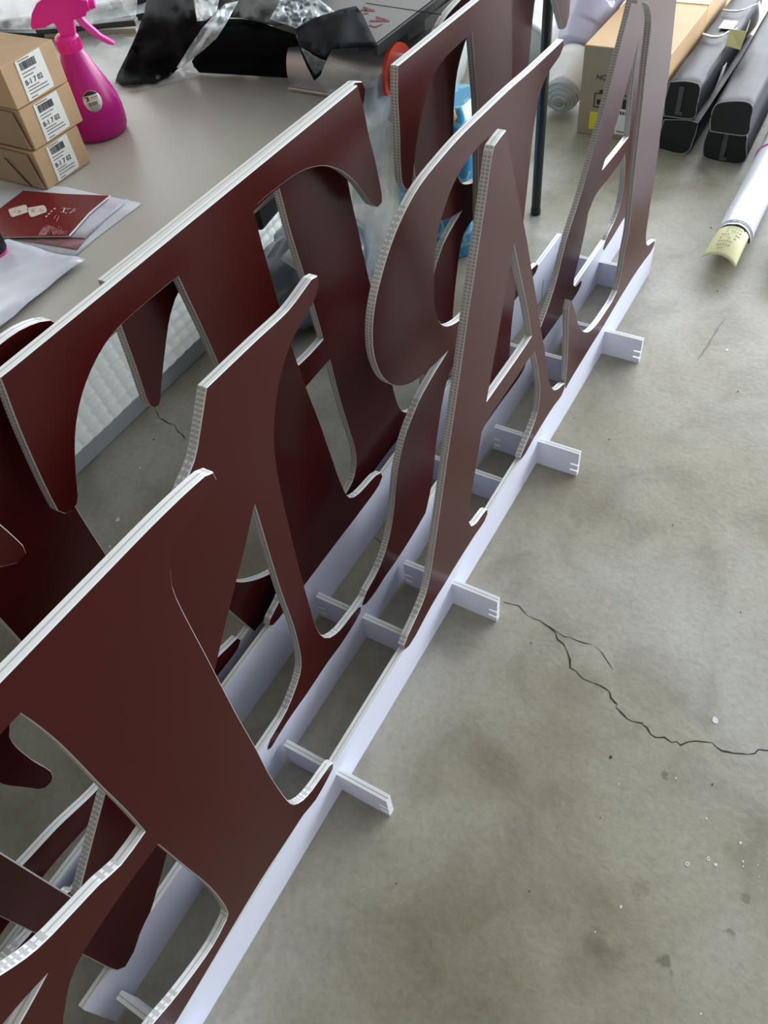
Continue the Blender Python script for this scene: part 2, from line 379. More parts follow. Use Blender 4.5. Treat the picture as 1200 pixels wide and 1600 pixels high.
GL['L1'] = ([(1.660, .462), (1.673, .446), (1.710, .390), (1.746, .330), (1.790, .276), (1.836, .236), (1.879, .212), (1.949, .193), (2.015, .188), (2.075, .186), (2.115, .197), (2.130, .236), (2.132, .287), (2.134, .342), (2.140, .390), (2.103, .581), (2.078, .735), (2.050, .874), (2.038, .962), (2.022, .999), (1.984, 1.032), (1.94, 1.05), (1.90, 1.06), (1.885, 1.08), (1.895, 1.10), (1.96, 1.108), (2.34, 1.108), (2.385, 1.095), (2.385, 1.07), (2.33, 1.055), (2.27, 1.03), (2.245, 1.0), (2.240, .961), (2.267, .867), (2.298, .755), (2.315, .634), (2.341, .488), (2.355, .360), (2.372, .251), (2.389, .215), (2.426, .178), (2.487, .155), (2.522, .142), (2.530, .122), (2.498, .112), (2.409, .124), (2.314, .134), (2.228, .136), (2.145, .136), (2.008, .131), (1.913, .133), (1.821, .133), (1.743, .132), (1.700, .126), (1.692, .15), (1.690, .217), (1.670, .336), (1.650, .438)], [])
GL['N2'] = ([(.554, 1.007), (.604, 1.006), (.676, 1.004), (.754, 1.001), (.797, 1.008), (.822, 1.013), (.838, 1.009), (.841, .997), (.833, .985), (.817, .973), (.784, .963), (.749, .948), (.721, .928), (.695, .900), (.678, .876), (.661, .841), (.645, .790), (.635, .719), (.628, .603), (.622, .476), (.620, .393), (.619, .303), (.623, .248), (.634, .210), (.649, .187), (.686, .163), (.730, .156), (.767, .148), (.777, .136), (.770, .121), (.743, .114), (.680, .110), (.620, .116), (.535, .115), (.468, .119), (.426, .117), (.392, .113), (.382, .121), (.384, .132), (.399, .144), (.437, .150), (.468, .158), (.504, .180), (.534, .207), (.549, .240), (.557, .300), (.561, .363), (.561, .411), (.560, .488), (.563, .605), (.568, .741), (.523, .687), (.472, .633), (.420, .577), (.354, .502), (.2, .342), (.08, .218), (.014, .155), (-.003, .150), (-.024, .139), (-.053, .115), (-.08, .110), (-.091, .133), (-.093, .278), (-.096, .445), (-.097, .575), (-.098, .80), (-.11, .88), (-.14, .93), (-.20, .955), (-.25, .965), (-.26, .985), (-.24, 1.005), (-.1, 1.003), (0, 1.003), (.03, .99), (.03, .97), (.0, .955), (-.025, .92), (-.034, .86), (-.034, .674), (-.033, .419), (.047, .498), (.107, .556), (.28, .732), (.44, .892), (.489, .923), (.526, .969)], [])
GL['R2'] = ([(1.867, .988), (1.78, .990), (1.683, .993), (1.566, .999), (1.444, 1.002), (1.344, 1.003), (1.257, .998), (1.174, .988), (1.111, .966), (1.060, .935), (1.021, .899), (.995, .868), (.978, .838), (.967, .805), (.963, .778), (.965, .743), (.978, .698), (1.003, .655), (1.033, .623), (1.074, .594), (1.129, .572), (1.194, .557), (1.261, .547), (1.236, .543), (1.199, .537), (1.158, .528), (1.116, .515), (1.092, .501), (1.054, .475), (1.024, .442), (.998, .399), (.980, .350), (.966, .306), (.938, .243), (.907, .203), (.863, .173), (.808, .160), (.784, .145), (.781, .132), (.796, .120), (.840, .113), (.884, .116), (.950, .113), (1.04, .118), (1.104, .128), (1.126, .161), (1.153, .215), (1.179, .308), (1.218, .409), (1.255, .470), (1.290, .485), (1.35, .49), (1.435, .49), (1.438, .40), (1.435, .28), (1.42, .215), (1.38, .18), (1.33, .165), (1.325, .14), (1.36, .125), (1.470, .125), (1.563, .122), (1.674, .113), (1.712, .112), (1.745, .118), (1.762, .134), (1.755, .146), (1.72, .155), (1.675, .175), (1.645, .205), (1.628, .25), (1.628, .305), (1.634, .368), (1.645, .427), (1.658, .52), (1.680, .63), (1.698, .74), (1.704, .785), (1.714, .846), (1.726, .885), (1.746, .925), (1.786, .947), (1.853, .959), (1.872, .972)],
            [[(1.512, .941), (1.44, .946), (1.385, .943), (1.342, .935), (1.306, .922), (1.277, .902), (1.245, .871), (1.225, .832), (1.214, .789), (1.209, .750), (1.209, .710), (1.216, .675), (1.234, .641), (1.262, .616), (1.303, .597), (1.345, .587), (1.44, .582), (1.452, .66), (1.47, .76), (1.49, .86)]])
GL['A2'] = ([(2.435, 1.0), (2.378, .907), (2.361, .872), (2.300, .771), (2.236, .663), (2.169, .562), (2.109, .482), (2.039, .410), (2.002, .356), (1.973, .300), (1.937, .255), (1.90, .22), (1.85, .185), (1.80, .165), (1.795, .14), (1.83, .122), (1.888, .117), (1.964, .113), (2.066, .107), (2.154, .100), (2.202, .104), (2.222, .115), (2.224, .130), (2.206, .140), (2.161, .146), (2.139, .165), (2.138, .192), (2.167, .250), (2.197, .328), (2.207, .382), (2.256, .410), (2.38, .408), (2.504, .407), (2.530, .418), (2.555, .36), (2.572, .298), (2.567, .225), (2.530, .187), (2.47, .165), (2.44, .150), (2.425, .130), (2.439, .113), (2.528, .116), (2.633, .125), (2.70, .12), (2.75, .118), (2.765, .135), (2.74, .155), (2.69, .175), (2.66, .20), (2.645, .24), (2.631, .269), (2.605, .414), (2.585, .568), (2.567, .707), (2.553, .80), (2.515, 1.0)],
            [[(2.504, .775), (2.505, .682), (2.525, .562), (2.543, .467), (2.42, .47), (2.296, .475), (2.32, .505), (2.367, .560), (2.411, .617), (2.464, .707)]])
T1L = [(1.226, 1.123), (1.237, 1.086), (1.247, 1.023), (1.260, .968), (1.271, .893), (1.268, .878), (1.250, .877), (1.231, .892), (1.203, .934), (1.178, .969), (1.141, 1.007), (1.099, 1.036), (1.062, 1.052), (1.019, 1.063), (.955, 1.068), (.886, 1.069), (.889, .978), (.894, .883), (.902, .783), (.917, .662), (.934, .553), (.950, .427), (.964, .322), (.985, .245), (1.023, .220), (1.107, .205), (1.132, .191), (1.137, .170), (1.115, .156), (1.060, .153), (.948, .156), (.844, .159), (.759, .160), (.67, .163), (.625, .168), (.613, .182), (.621, .197), (.66, .212), (.70, .24), (.72, .30), (.728, .40), (.724, .6), (.713, .881), (.692, 1.062), (.60, 1.063), (.550, 1.060), (.508, 1.046), (.465, 1.019), (.435, .988), (.414, .956), (.392, .911), (.383, .890), (.374, .878), (.362, .874), (.350, .880), (.343, .894), (.358, 1.03), (.374, 1.118)]
GL['T1'] = (T1L, [])
GL['T2'] = ([(1.370, 1.102), (1.361, 1.050), (1.359, .990), (1.353, .928), (1.353, .878), (1.366, .855), (1.383, .850), (1.397, .861), (1.408, .89), (1.430, .939), (1.465, .993), (1.504, 1.028), (1.556, 1.043), (1.623, 1.048), (1.693, 1.049), (1.708, .960), (1.720, .877), (1.725, .6), (1.72, .4), (1.69, .28), (1.64, .23), (1.58, .205), (1.56, .185), (1.58, .165), (1.70, .16), (2.0, .158), (2.10, .154), (2.17, .155), (2.190, .168), (2.184, .182), (2.13, .195), (2.05, .22), (1.98, .27), (1.95, .4), (1.93, .6), (1.919, .868), (1.904, 1.045), (1.98, 1.048), (2.07, 1.035), (2.13, 1.0), (2.185, .957), (2.23, .90), (2.262, .862), (2.28, .862), (2.297, .885), (2.285, .97), (2.255, 1.05), (2.235, 1.10)], [])
GL['T0'] = ([(x - .995 - (.17 if 16 <= i <= 44 else 0), z) for i, (x, z) in enumerate(T1L)], [])
GL['E4'] = ([(.605, 1.095), (.599, 1.016), (.594, .938), (.589, .885), (.590, .868), (.596, .858), (.606, .855), (.614, .862), (.628, .885), (.658, .929), (.696, .978), (.735, 1.004), (.80, 1.018), (.941, 1.023), (1.018, 1.026), (1.026, .927), (1.040, .833), (1.052, .745), (1.061, .664), (1.01, .663), (.966, .666), (.945, .70), (.935, .76), (.925, .80), (.905, .80), (.897, .76), (.895, .66), (.893, .58), (.880, .46), (.888, .40), (.905, .395), (.925, .44), (.945, .54), (.973, .599), (1.02, .600), (1.070, .601), (1.079, .483), (1.094, .365), (1.104, .264), (1.085, .207), (1.048, .185), (.95, .18), (.85, .193), (.78, .208), (.713, .236), (.670, .267), (.636, .300), (.611, .334), (.58, .40), (.565, .44), (.545, .445), (.535, .43), (.55, .34), (.564, .287), (.580, .224), (.605, .131), (.71, .126), (.9, .13), (1.2, .135), (1.36, .135), (1.405, .142), (1.41, .16), (1.385, .175), (1.352, .20), (1.325, .25), (1.308, .34), (1.293, .496), (1.265, .662), (1.244, .818), (1.231, .924), (1.232, .98), (1.25, 1.015), (1.285, 1.035), (1.318, 1.050), (1.328, 1.070), (1.318, 1.088), (1.296, 1.096)], [])
GL['E3'] = ([(-.235, 1.11), (-.25, .87), (-.24, .856), (-.215, .88), (-.17, .95), (-.10, 1.01), (0, 1.025), (.18, 1.026), (.20, .833), (.203, .70), (.20, .664), (.14, .66), (.108, .68), (.10, .78), (.08, .80), (.06, .79), (.04, .66), (.034, .56), (.037, .50), (.057, .435), (.064, .410), (.074, .396), (.086, .393), (.095, .401), (.099, .415), (.098, .435), (.093, .481), (.097, .57), (.13, .60), (.205, .60), (.215, .45), (.225, .32), (.20, .262), (.136, .254), (.038, .283), (-.044, .298), (-.12, .32), (-.2, .37), (-.26, .44), (-.29, .44), (-.27, .3), (-.235, .20), (-.040, .214), (.082, .196), (.3, .15), (.45, .145), (.545, .145), (.562, .160), (.555, .178), (.50, .193), (.455, .21), (.42, .27), (.405, .4), (.396, .6), (.393, .701), (.392, .82), (.395, .95), (.41, 1.01), (.45, 1.04), (.50, 1.065), (.510, 1.085), (.50, 1.102), (.47, 1.115), (.434, 1.12)], [])
r2o, r2h = GL['R2']
def r4(p):
    x = 1.733 + (p[0] - 1.261) * (.80 if p[0] < 1.261 else .95)
    if p[1] < .47 and x < 1.48: x = 1.46 + (x - 1.349) * .15
    return (x, .15 + (p[1] - .128) * 1.083)
GL['R4'] = ([r4(p) for p in r2o], [[r4(p) for p in h] for h in r2h])

def rim_prism(mb, loops, depth, mp, w):
    # board with the print stopping just short of the cut, leaving a fine pale chamfer
    def inset(l, sgn):
        ar = sum(l[i - 1][0] * l[i][1] - l[i][0] * l[i - 1][1] for i in range(len(l))); k = sgn * (1 if ar > 0 else -1); out = []
        for i in range(len(l)):
            p, q, r = Vector(l[i - 1]), Vector(l[i]), Vector(l[(i + 1) % len(l)])
            t_ = (q - p).normalized() + (r - q).normalized()
            if t_.length < .3: out.append(tuple(q)); continue
            t_.normalize(); out.append((q.x - t_.y * w * k, q.y + t_.x * w * k))
        return out
    ins = [inset(l, 1 if i == 0 else -1) for i, l in enumerate(loops)]
    tris = geometry.tessellate_polygon([[Vector((p[0], p[1], 0)) for p in l] for l in ins])
    fi = [p for l in ins for p in l]; fo = [p for l in loops for p in l]; n = len(fi)
    o = len(mb.v); mb.v += [mp(p[0], p[1], 0) for p in fi] + [mp(p[0], p[1], w) for p in fo] + [mp(p[0], p[1], depth - w) for p in fo] + [mp(p[0], p[1], depth) for p in fi]
    for t_ in tris:
        mb.f.append(tuple(i + o for i in t_)); mb.m.append(0); mb.f.append(tuple(i + 3 * n + o for i in reversed(t_))); mb.m.append(0)
    k = 0
    for l in loops:
        c = len(l)
        for i in range(c):
            a, b = k + i, k + (i + 1) % c
            for q in range(3): mb.f.append((a + q * n + o, b + q * n + o, b + (q + 1) * n + o, a + (q + 1) * n + o)); mb.m.append(1)
        k += c
def letter(key, row, parent, label):
    o, hs = GL[key]; y = YR[row]; mb = MB()
    lo = smooth_loop([(x * S, z * S) for x, z in o]); lh = [smooth_loop([(x * S, z * S) for x, z in h]) for h in hs]
    rim_prism(mb, [lo] + lh, TH + .0008, lambda u, v, d: (u, y - .0004 + d, v), .0010)
    ob = mb.build('letter', [BROWN, EDGE[row]], parent)
    ob['label'] = label
def rail(row, x0, x1, h, parent, slots=()):
    y = YR[row]; mb = MB()
    x0, x1, h = x0 * S, x1 * S, h * S
    out = [(x0, 0)]
    for s in sorted(slots):      # narrow notches cut up from the bottom for feet that are not fitted
        out += [(s - .002, 0), (s - .002, h * .45), (s + .002, h * .45), (s + .002, 0)]
    out += [(x1, 0), (x1, h), (x0, h)]
    mb.prism(out, TH, lambda u, v, d: (u, y + d, v))
    return mb.build('base_rail', [BOARD, EDGE[row]], parent)
def foot(row, xu, parent):
    y = YR[row] + TH / 2; hl = .1305 * S; x = xu * S; h = .090 * S; mb = MB()
    def end(s):                  # two little slits cut in from each end near the floor
        e = s * hl; i = s * (hl - .016)
        pts = [(e, 0), (e, .013), (i, .013), (i, .018), (e, .018), (e, .030), (i, .030), (i, .035), (e, .035), (e, h)]
        return pts
    out = end(1) + list(reversed(end(-1)))
    mb.prism(out, TH, lambda u, v, d: (x + d, y + u, v))
    o = mb.build('foot', [BOARD, BOARD_EDGE], parent, bevel=.0006)
    mb = MB()                    # seam between the two plies along the top
    mb.box(x + TH * .5 - .0006, x + TH * .5 + .0006, y - hl, y + hl, h - .001, h + .0002)
    s_ = mb.build('seam', mat('seam_grey', (.42, .44, .50), rough=.6), o)
    s_.matrix_parent_inverse = Matrix.Identity(4)
    return o

st = {}
for row, lab in ((1, 'front row of joined maroon cut-out letters on white rail beside open concrete floor'),
                 (2, 'second row of maroon cut-out letters on white rail with crosswise feet'),
                 (3, 'third row of maroon cut-out letters with two wide capital T shapes'),
                 (4, 'rearmost row of maroon cut-out letters pressed against back of third row')):
    st[row] = thing('letter_stand', lab, 'sign', (0, YR[row], 0))
letter('R1', 1, st[1], 'nearest mirrored letter R'); letter('A1', 1, st[1], 'mirrored letter A with pointed top'); letter('L1', 1, st[1], 'mirrored letter L at far end')
letter('N2', 2, st[2], 'mirrored letter N'); letter('R2', 2, st[2], 'mirrored letter R with round bowl'); letter('A2', 2, st[2], 'mirrored letter A at far end')
for k, l in (('T0', 'letter T cut by left picture edge'), ('T1', 'letter T in front of the table'), ('T2', 'letter T further along the table')): letter(k, 3, st[3], l)
for k, l in (('E3', 'mirrored letter E at near end'), ('E4', 'mirrored letter E behind letter T'), ('R4', 'mirrored letter R at far end')): letter(k, 4, st[4], l)
rail(1, -.62, 2.535, .136, st[1]); rail(2, -.164, 2.80, .152, st[2]); rail(3, -.75, 2.40, .170, st[3], slots=(2.25 * S,)); rail(4, -.36, 2.22, .158, st[4])
for k in range(-1, 4): foot(1, .415 + k * .5436, st[1])
for k in range(-1, 4): foot(2, .773 + k * .5436 - (0 if k > -1 else 0), st[2])

# ---------------------------------------------------------------- work table
TZ = .74
TABLE = mat('grey_laminate', (.52, .50, .455), rough=.34, spec=.5, var=.03, vscale=40)
t = thing('work_table', 'long grey work table covered with boxes and banner parts', 'table', (1.1, 1.4, 0))
mb = MB(); mb.box(-.75, 2.16, .706, 2.1, TZ - .032, TZ); mb.build('table_top', TABLE, t, bevel=.002)
for ya in (.80, 2.0):
    mb = MB(); mb.box(-.70, 2.10, ya, ya + .02, TZ - .06, TZ - .033); mb.build('apron', BLACK, t)
for (x, y) in ((2.052, .790), (-.62, .790), (2.052, 2.0), (-.62, 2.0)):
    mb = MB(); mb.tube([(x, y, 0), (x, y, .02), (x, y, .02), (x, y, TZ - .033)], [.015, .015, .0135, .0135], seg=20)
    mb.build('leg', mat('black_powder_coat', (.010, .012, .014), rough=.3, spec=.6), t, smooth=True)

# ---- three small cartons
CARD = mat('kraft_card', (.50, .335, .19), rough=.75, var=.12, vscale=30, bump=.05, bscale=120)
CARD_SHADE = mat('kraft_card_shade', (.34, .24, .15), rough=.8, var=.1, vscale=20)  # shaded copy of the kraft card, darkness put into the flap colour
STICK = mat('label_paper', (.78, .79, .74), rough=.5)
bz = [TZ, TZ + .055, TZ + .110]; bx = [(.662, .750), (.667, .762), (.665, .760)]; by = [.995, .993, .991]
names = ['bottom carton of three stacked beside pink spray bottle', 'middle carton of three stacked beside pink spray bottle', 'top carton of three stacked beside pink spray bottle']
def small_carton(i):
    x0, x1 = bx[i]; y0 = by[i]; z0 = bz[i] + .0008; z1 = z0 + .0535; y1 = y0 + .20
    c = thing('carton', names[i], 'box', (x0, y0, z0), 'small stacked cartons')
    mb = MB(); mb.box(x0, x1, y0, y1, z0, z1); mb.build('box_body', CARD, c, bevel=.0015)
    # long flap hanging out on the near side
    mb = MB()
    if i < 2:
        P = [(x0 - .0015, y0 + .006), (x0 - .0015, y1)]
        mb.add([(x0 - .0015, y0 + .004, z0 + .002), (x0 - .0015, y1, z0 + .002), (x0 - .007, y1, z1 + .004), (x0 - .004, y0 + .010, z1 - .002),
                (x0 - .004, y0 + .004, z0 + .002), (x0 - .004, y1, z0 + .002), (x0 - .010, y1, z1 + .004), (x0 - .007, y0 + .010, z1 - .002)],
               [(0, 1, 2, 3), (4, 7, 6, 5), (0, 3, 7, 4), (3, 2, 6, 7), (1, 5, 6, 2), (0, 4, 5, 1)])
        mb.build('side_flap', CARD_SHADE, c)
    w = x1 - x0
    mb = MB(); a, b = x0 + w * .24, x0 + w * .74
    out = [(a, z0 + .002), (b - .002, z0 + .004), (b, z0 + .008), (b - .001, z1 - .001), (a + .002, z1 - .003)]
    mb.prism(out, .0007, lambda u, v, d: (u, y0 - .0008 + d, v))
    lb = mb.build('label', [STICK, STICK], c); lb['label'] = 'white shipping label'
    I4 = Matrix.Identity(4)
    mb = MB(); rnd = random.Random(i); u = a + .007
    while u < a + w * .36:
        q = rnd.choice((.0006, .001, .0014)); mb.box(u, u + q, y0 - .0012, y0 - .0007, z1 - .0155, z1 - .0065); u += q + rnd.choice((.0007, .0011))
    bc = mb.build('barcode', INK, lb); bc.matrix_parent_inverse = I4
    mb = MB()
    for k, (vv, ll) in enumerate(((.0035, .55), (.0185, .62), (.0225, .5), (.036, .55), (.0395, .8), (.0435, .82), (.048, .35))):
        u = a + .006; zz = z1 - vv - .0012
        while u < a + (b - a) * ll:
            q = rnd.uniform(.001, .003); mb.box(u, u + q, y0 - .0012, y0 - .0007, zz, zz + .0012); u += q + .0007
    pr = mb.build('small_print', mat('grey_ink', (.16, .16, .16), rough=.6), lb); pr.matrix_parent_inverse = I4
    o = text_mesh('8-1 7 02', .0092, 'lot_number', INK, Matrix.Translation((a + .005, y0 - .0009, z1 - .0335)) @ Matrix.Rotation(math.pi / 2, 4, 'X'), None)
    o.parent = lb; o.matrix_parent_inverse = I4
    if i == 0:
        mb = MB(); mb.tube([(x0 - .0105, y0 + .055, z1 - .012), (x0 - .011, y0 + .050, z1 - .010), (x0 - .0095, y0 + .046, z1 - .02), (x0 - .006, y0 + .034, z0 + .01), (x0 - .0055, y0 + .028, z0 + .004)], .0010, seg=6)
        k = mb.build('pen_mark', INK, c); k['label'] = 'black hooked mark'
for i in range(3): small_carton(i)

# ---- spray bottle
PINK = mat('magenta_plastic', (.47, .002, .21), rough=.33, spec=.4)
PINK2 = mat('hot_pink_plastic', (.86, .012, .33), rough=.36, spec=.5)
bc_ = Vector((.832, 1.052, TZ))
sb = thing('spray_bottle', 'magenta spray bottle with hot pink trigger head on table', 'spray bottle', bc_)
mb = MB(); mb.lathe([(.034, 0), (.041, .002), (.044, .008), (.0455, .020), (.0455, .034), (.0435, .048), (.0385, .064), (.031, .082), (.0245, .098), (.019, .112), (.0160, .120), (.0145, .124), (.0135, .128)], bc_ + Vector((0, 0, .0005)), seg=40)
mb.build('bottle_body', PINK, sb, smooth='all')
mb = MB(); prof = [(.0155, .117), (.0172, .119), (.0172, .136), (.0150, .139), (.0120, .141)]; mb.lathe(prof, bc_, seg=36)
for k in range(30):
    q = 6.2832 * k / 30; M = Matrix.Translation(bc_) @ Matrix.Rotation(q, 4, 'Z'); mb.box(.0165, .0180, -.0007, .0007, .120, .135, 0, M)
mb.build('collar', PINK2, sb, smooth=True)
# head runs crosswise in view: nozzle points to +x -y, hood back to -x +y
ha = Vector((.62, -.78, 0)).normalized(); hb = Vector((-ha.y, ha.x, 0))
def hd(a, b, z): return bc_ + ha * (a + .005) + hb * b + Vector((0, 0, z))
mb = MB(); mb.prism([(-.010, .139), (.010, .139), (.012, .150), (.014, .158), (.034, .160), (.036, .165), (.042, .166), (.043, .178), (.036, .180), (.030, .186), (.010, .191), (-.012, .190), (-.026, .184), (-.038, .173), (-.046, .158), (-.045, .154), (-.028, .154), (-.013, .158)], .018, lambda u, v, d: hd(u, d - .009, v))
mb.build('trigger_head', [PINK2, PINK2], sb, smooth=True, bevel=.002)
mb = MB(); mb.prism([(.014, .164), (.024, .163), (.030, .152), (.044, .133), (.060, .120), (.058, .1175), (.050, .120), (.034, .133), (.020, .150)], .010, lambda u, v, d: hd(u, d - .005, v))
mb.build('trigger', [mat('trigger_pink', (.92, .07, .50), rough=.35), PINK2], sb, smooth=True, bevel=.0012)
mb = MB(); mb.tube([hd(.040, 0, .1715), hd(.050, 0, .1715)], [.0065, .0055], seg=16); mb.build('nozzle', PINK2, sb, smooth=True)
# round sticker wrapped on the body, facing the camera
tocam = Vector((-bc_.x, -bc_.y, 0)).normalized(); az0 = math.atan2(tocam.y, tocam.x) + .10
def on_body(u, v, lift=.0006):   # u along the girth, v height
    prof = [(0, .044), (.008, .044), (.020, .0455), (.034, .0455), (.048, .0435), (.064, .0385), (.082, .031), (.098, .0245), (.112, .019)]
    z = v; r = .04
    for i in range(len(prof) - 1):
        if prof[i][0] <= z <= prof[i + 1][0]:
            f = (z - prof[i][0]) / (prof[i + 1][0] - prof[i][0]); r = prof[i][1] * (1 - f) + prof[i + 1][1] * f
    q = az0 + u / r; rr = r + lift
    return bc_ + Vector((math.cos(q) * rr, math.sin(q) * rr, z))
def disc_patch(name, cu, cv, r, m, parent, lift, clip=None):
    out = []
    for k in range(36):
        a = 6.2832 * k / 36; p = (cu + r * math.cos(a), cv + r * math.sin(a))
        if clip is not None and p[1] < clip: p = (p[0], clip)
        if not out or (Vector(out[-1]) - Vector(p)).length > 1e-5: out.append(p)
    return sheet(name, out, lambda u, v: on_body(u, v, lift), m, parent, step=.004, solid=.0003)
sk = disc_patch('sticker', 0, .060, .0135, mat('sticker_white', (.72, .66, .62), rough=.45), sb, .0008)
bl = disc_patch('sticker_band', 0, .060, .0132, INK, sb, .0013, clip=.0680)
mb = MB()
def patch(u0, u1, v0, v1): mb.add([on_body(u0, v0, .0016), on_body(u1, v0, .0016), on_body(u1, v1, .0016), on_body(u0, v1, .0016)], [(0, 1, 2, 3)])
rnd = random.Random(3); u = -.008
while u < .006:
    q = rnd.choice((.0004, .0007, .001)); patch(u, u + q, .0545, .0595); u += q + .0007
for k in range(4):
    u = -.008 + k * .001
    while u < .008 - k * .001:
        q = rnd.uniform(.0008, .002); patch(u, u + q, .0528 - k * .0016, .0535 - k * .0016); u += q + .0006
u = -.001
while u < .009:
    patch(u, u + .0012, .0645, .0655); patch(u, u + .0009, .0622, .063); u += .0018
# little arrow pointing up-left
for a, b in (((-.0095, .0665), (-.0045, .0668)), ((-.0045, .0668), (-.0045, .0618))): pass
patch(-.0095, -.0042, .0655, .0668); patch(-.0056, -.0042, .0615, .0668)
mb.add([on_body(-.0088, .0612, .0016), on_body(-.0078, .0605, .0016), on_body(-.0045, .0652, .0016), on_body(-.0058, .0660, .0016)], [(0, 1, 2, 3)])
mb.build('sticker_print', INK, sb)

# ---- leaflets and papers
RED = mat('wine_red_card', (.17, .008, .014), rough=.32, spec=.5)
LIL = mat('lilac_white_card', (.62, .60, .70), rough=.45)
def flat(name, px, z, m, label, cat, th=.0008, group=None, lift=None, step=.03):
    out = [tuple(on_z(a, b, z)[:2]) for a, b in px]
    f = (lambda u, v: (u, v, z + (lift(u, v) if lift else 0)))
    o = sheet(name, out, f, m, None, step=step, solid=th)
    return tag(o, label, cat, group)
flat('envelope', [(100, 292), (173, 308), (222, 318), (150, 372), (113, 405), (20, 376), (-60, 372), (-50, 300), (60, 290)], TZ + .0010, mat('pale_paper', (.66, .68, .74), rough=.5), 'pale envelope under the red leaflets, its white edge showing', 'paper')
flat('leaflet', [(150, 322), (186, 312), (130, 378), (120, 390), (60, 380), (10, 372), (20, 330)], TZ + .0026, mat('dull_pink_card', (.33, .16, .18), rough=.4), 'dull pink leaflet underneath, nearest table front', 'leaflet')
flat('leaflet', [(160, 312), (201, 312), (167, 340), (133, 372), (60, 368), (0, 364), (30, 320)], TZ + .0042, LIL, 'lilac white leaflet fanned out under the top red leaflet', 'leaflet')
rl = thing('leaflet', 'wine red folded leaflet with white tags and scroll print, on top', 'leaflet', on_z(80, 340, TZ + .006))
RZ = TZ + .0060
rout = [(37, 299), (100, 304), (172, 307), (140, 335), (108, 370), (50, 371), (-40, 372), (-30, 350)]
ro = [tuple(on_z(a, b, RZ)[:2]) for a, b in rout]
mb = MB(); mb.prism(ro, .0012, lambda u, v, d: (u, v, RZ + d)); mb.build('cover', [RED, WHITEP], rl)
e0, e1 = on_z(172, 307, RZ), on_z(108, 370, RZ)
mb = MB(); mb.tube([e0 + Vector((.0005, -.0005, .001)), on_z(139, 334, RZ + .002), e1 + Vector((.0005, -.0005, .001))], .0010, seg=6); mb.build('fold_edge', WHITEP, rl)
CREAM = mat('cream_print', (.72, .60, .55), rough=.5); ROSE = mat('rose_print', (.50, .20, .20), rough=.5)
def pf(px, py, z=RZ + .0016): return on_z(px, py, z)
def rrect(px, r):
    c = [Vector(p) for p in px]; out = []
    for i in range(4):
        a, b, d = c[i - 1], c[i], c[(i + 1) % 4]
        for k in range(5):
            t = k / 4; p = (b + (a - b).normalized() * r).lerp(b, t).lerp(b.lerp(b + (d - b).normalized() * r, t), t); out.append(p)
    return out
for q in ([(12, 327), (41, 319), (45, 331), (18, 340)], [(41, 325), (70, 320), (74, 331), (48, 340)]):
    pts = rrect(q, 4); mb = MB(); mb.add([pf(*p) for p in pts], [tuple(range(len(pts)))]); mb.build('tag_print', CREAM, rl)
mb = MB(); rnd = random.Random(11)
for cx, cy in ((30, 329), (58, 330)):
    for k in range(9):
        x, y = cx + rnd.uniform(-10, 8), cy + rnd.uniform(-5, 5); mb.tube([pf(x, y), pf(x + rnd.uniform(1, 5), y + rnd.uniform(-2.5, 2.5))], .0004, seg=4)
mb.build('tag_script', mat('grey_red_ink', (.22, .08, .08), rough=.6), rl)
mb = MB()
for x, y in ((72, 338), (76, 334), (80, 330), (85, 326)): mb.add([pf(x - 1.5, y), pf(x + 1, y - 1.5), pf(x + 2.5, y), pf(x, y + 1.6)], [(0, 1, 2, 3)])
for a, b in (((95, 331), (104, 333)), ((99, 331), (101, 325)), ((97, 325), (107, 327)), ((104, 327), (110, 326)), ((109, 333), (112, 331)), ((113, 328), (118, 326)), ((112, 331), (118, 329))): mb.tube([pf(*a), pf(*b)], .0007, seg=4)
mb.build('headline_print', CREAM, rl)
mb = MB()
for k in range(16):
    cx, cy, r = 80 + rnd.uniform(-14, 22), 358 + rnd.uniform(-9, 8), rnd.uniform(2, 6)
    if cx > 100: cy = max(cy, 362)
    st_ = rnd.uniform(0, 6); mb.tube([pf(cx + r * math.cos(st_ + t_ * .5) * (1 - t_ * .06), min(369, cy + r * .8 * math.sin(st_ + t_ * .5) * (1 - t_ * .06))) for t_ in range(11)], .00032, seg=4)
for k in range(6): mb.tube([pf(60 + k * 2, 368), pf(66 + k * 3, 358 - k), pf(76 + k * 4, 352 + k * 2), pf(84 + k * 4, 366)], .0003, seg=4)
mb.tube([pf(88, 346), pf(92, 338), pf(88, 336), pf(84, 342)], .0004, seg=4)
mb.build('scroll_print', ROSE, rl)
# plastic sleeve / poly bag bottom left, and the cap standing on it
POLY = mat('milky_poly', (.66, .68, .78), rough=.28, spec=.6, bump=.3, bscale=14, var=.12, vscale=9)
flat('poly_mailer', [(15, 378), (60, 390), (134, 408), (90, 440), (0, 516), (-60, 545), (-120, 470), (-70, 385)], TZ + .004, POLY, 'milky white poly mailer at front left corner of table', 'bag',
     th=.001, lift=lambda u, v: .004 * ridge(u, v, 3, 14) + .003 * nz(u, v, 2, 30), step=.012)
cp = thing('bottle_cap', 'black ribbed round cap at left picture edge on table', 'cap', on_z(-4, 392, TZ + .0085))
c0 = on_z(-8, 392, TZ + .009)
mb = MB(); mb.lathe([(.0150, 0), (.0155, .002), (.0155, .021), (.0135, .024)], c0, seg=28)
for k in range(26):
    M = Matrix.Translation(c0) @ Matrix.Rotation(6.2832 * k / 26, 4, 'Z'); mb.box(.0150, .0163, -.0008, .0008, .002, .020, 0, M)
mb.build('cap_shell', BLACK, cp, smooth=True)
mb = MB(); mb.lathe([(.0152, -.003), (.0152, 0)], c0, seg=24); mb.build('cap_ring', mat('pink_ring', (.75, .05, .25), rough=.4), cp, smooth=True)
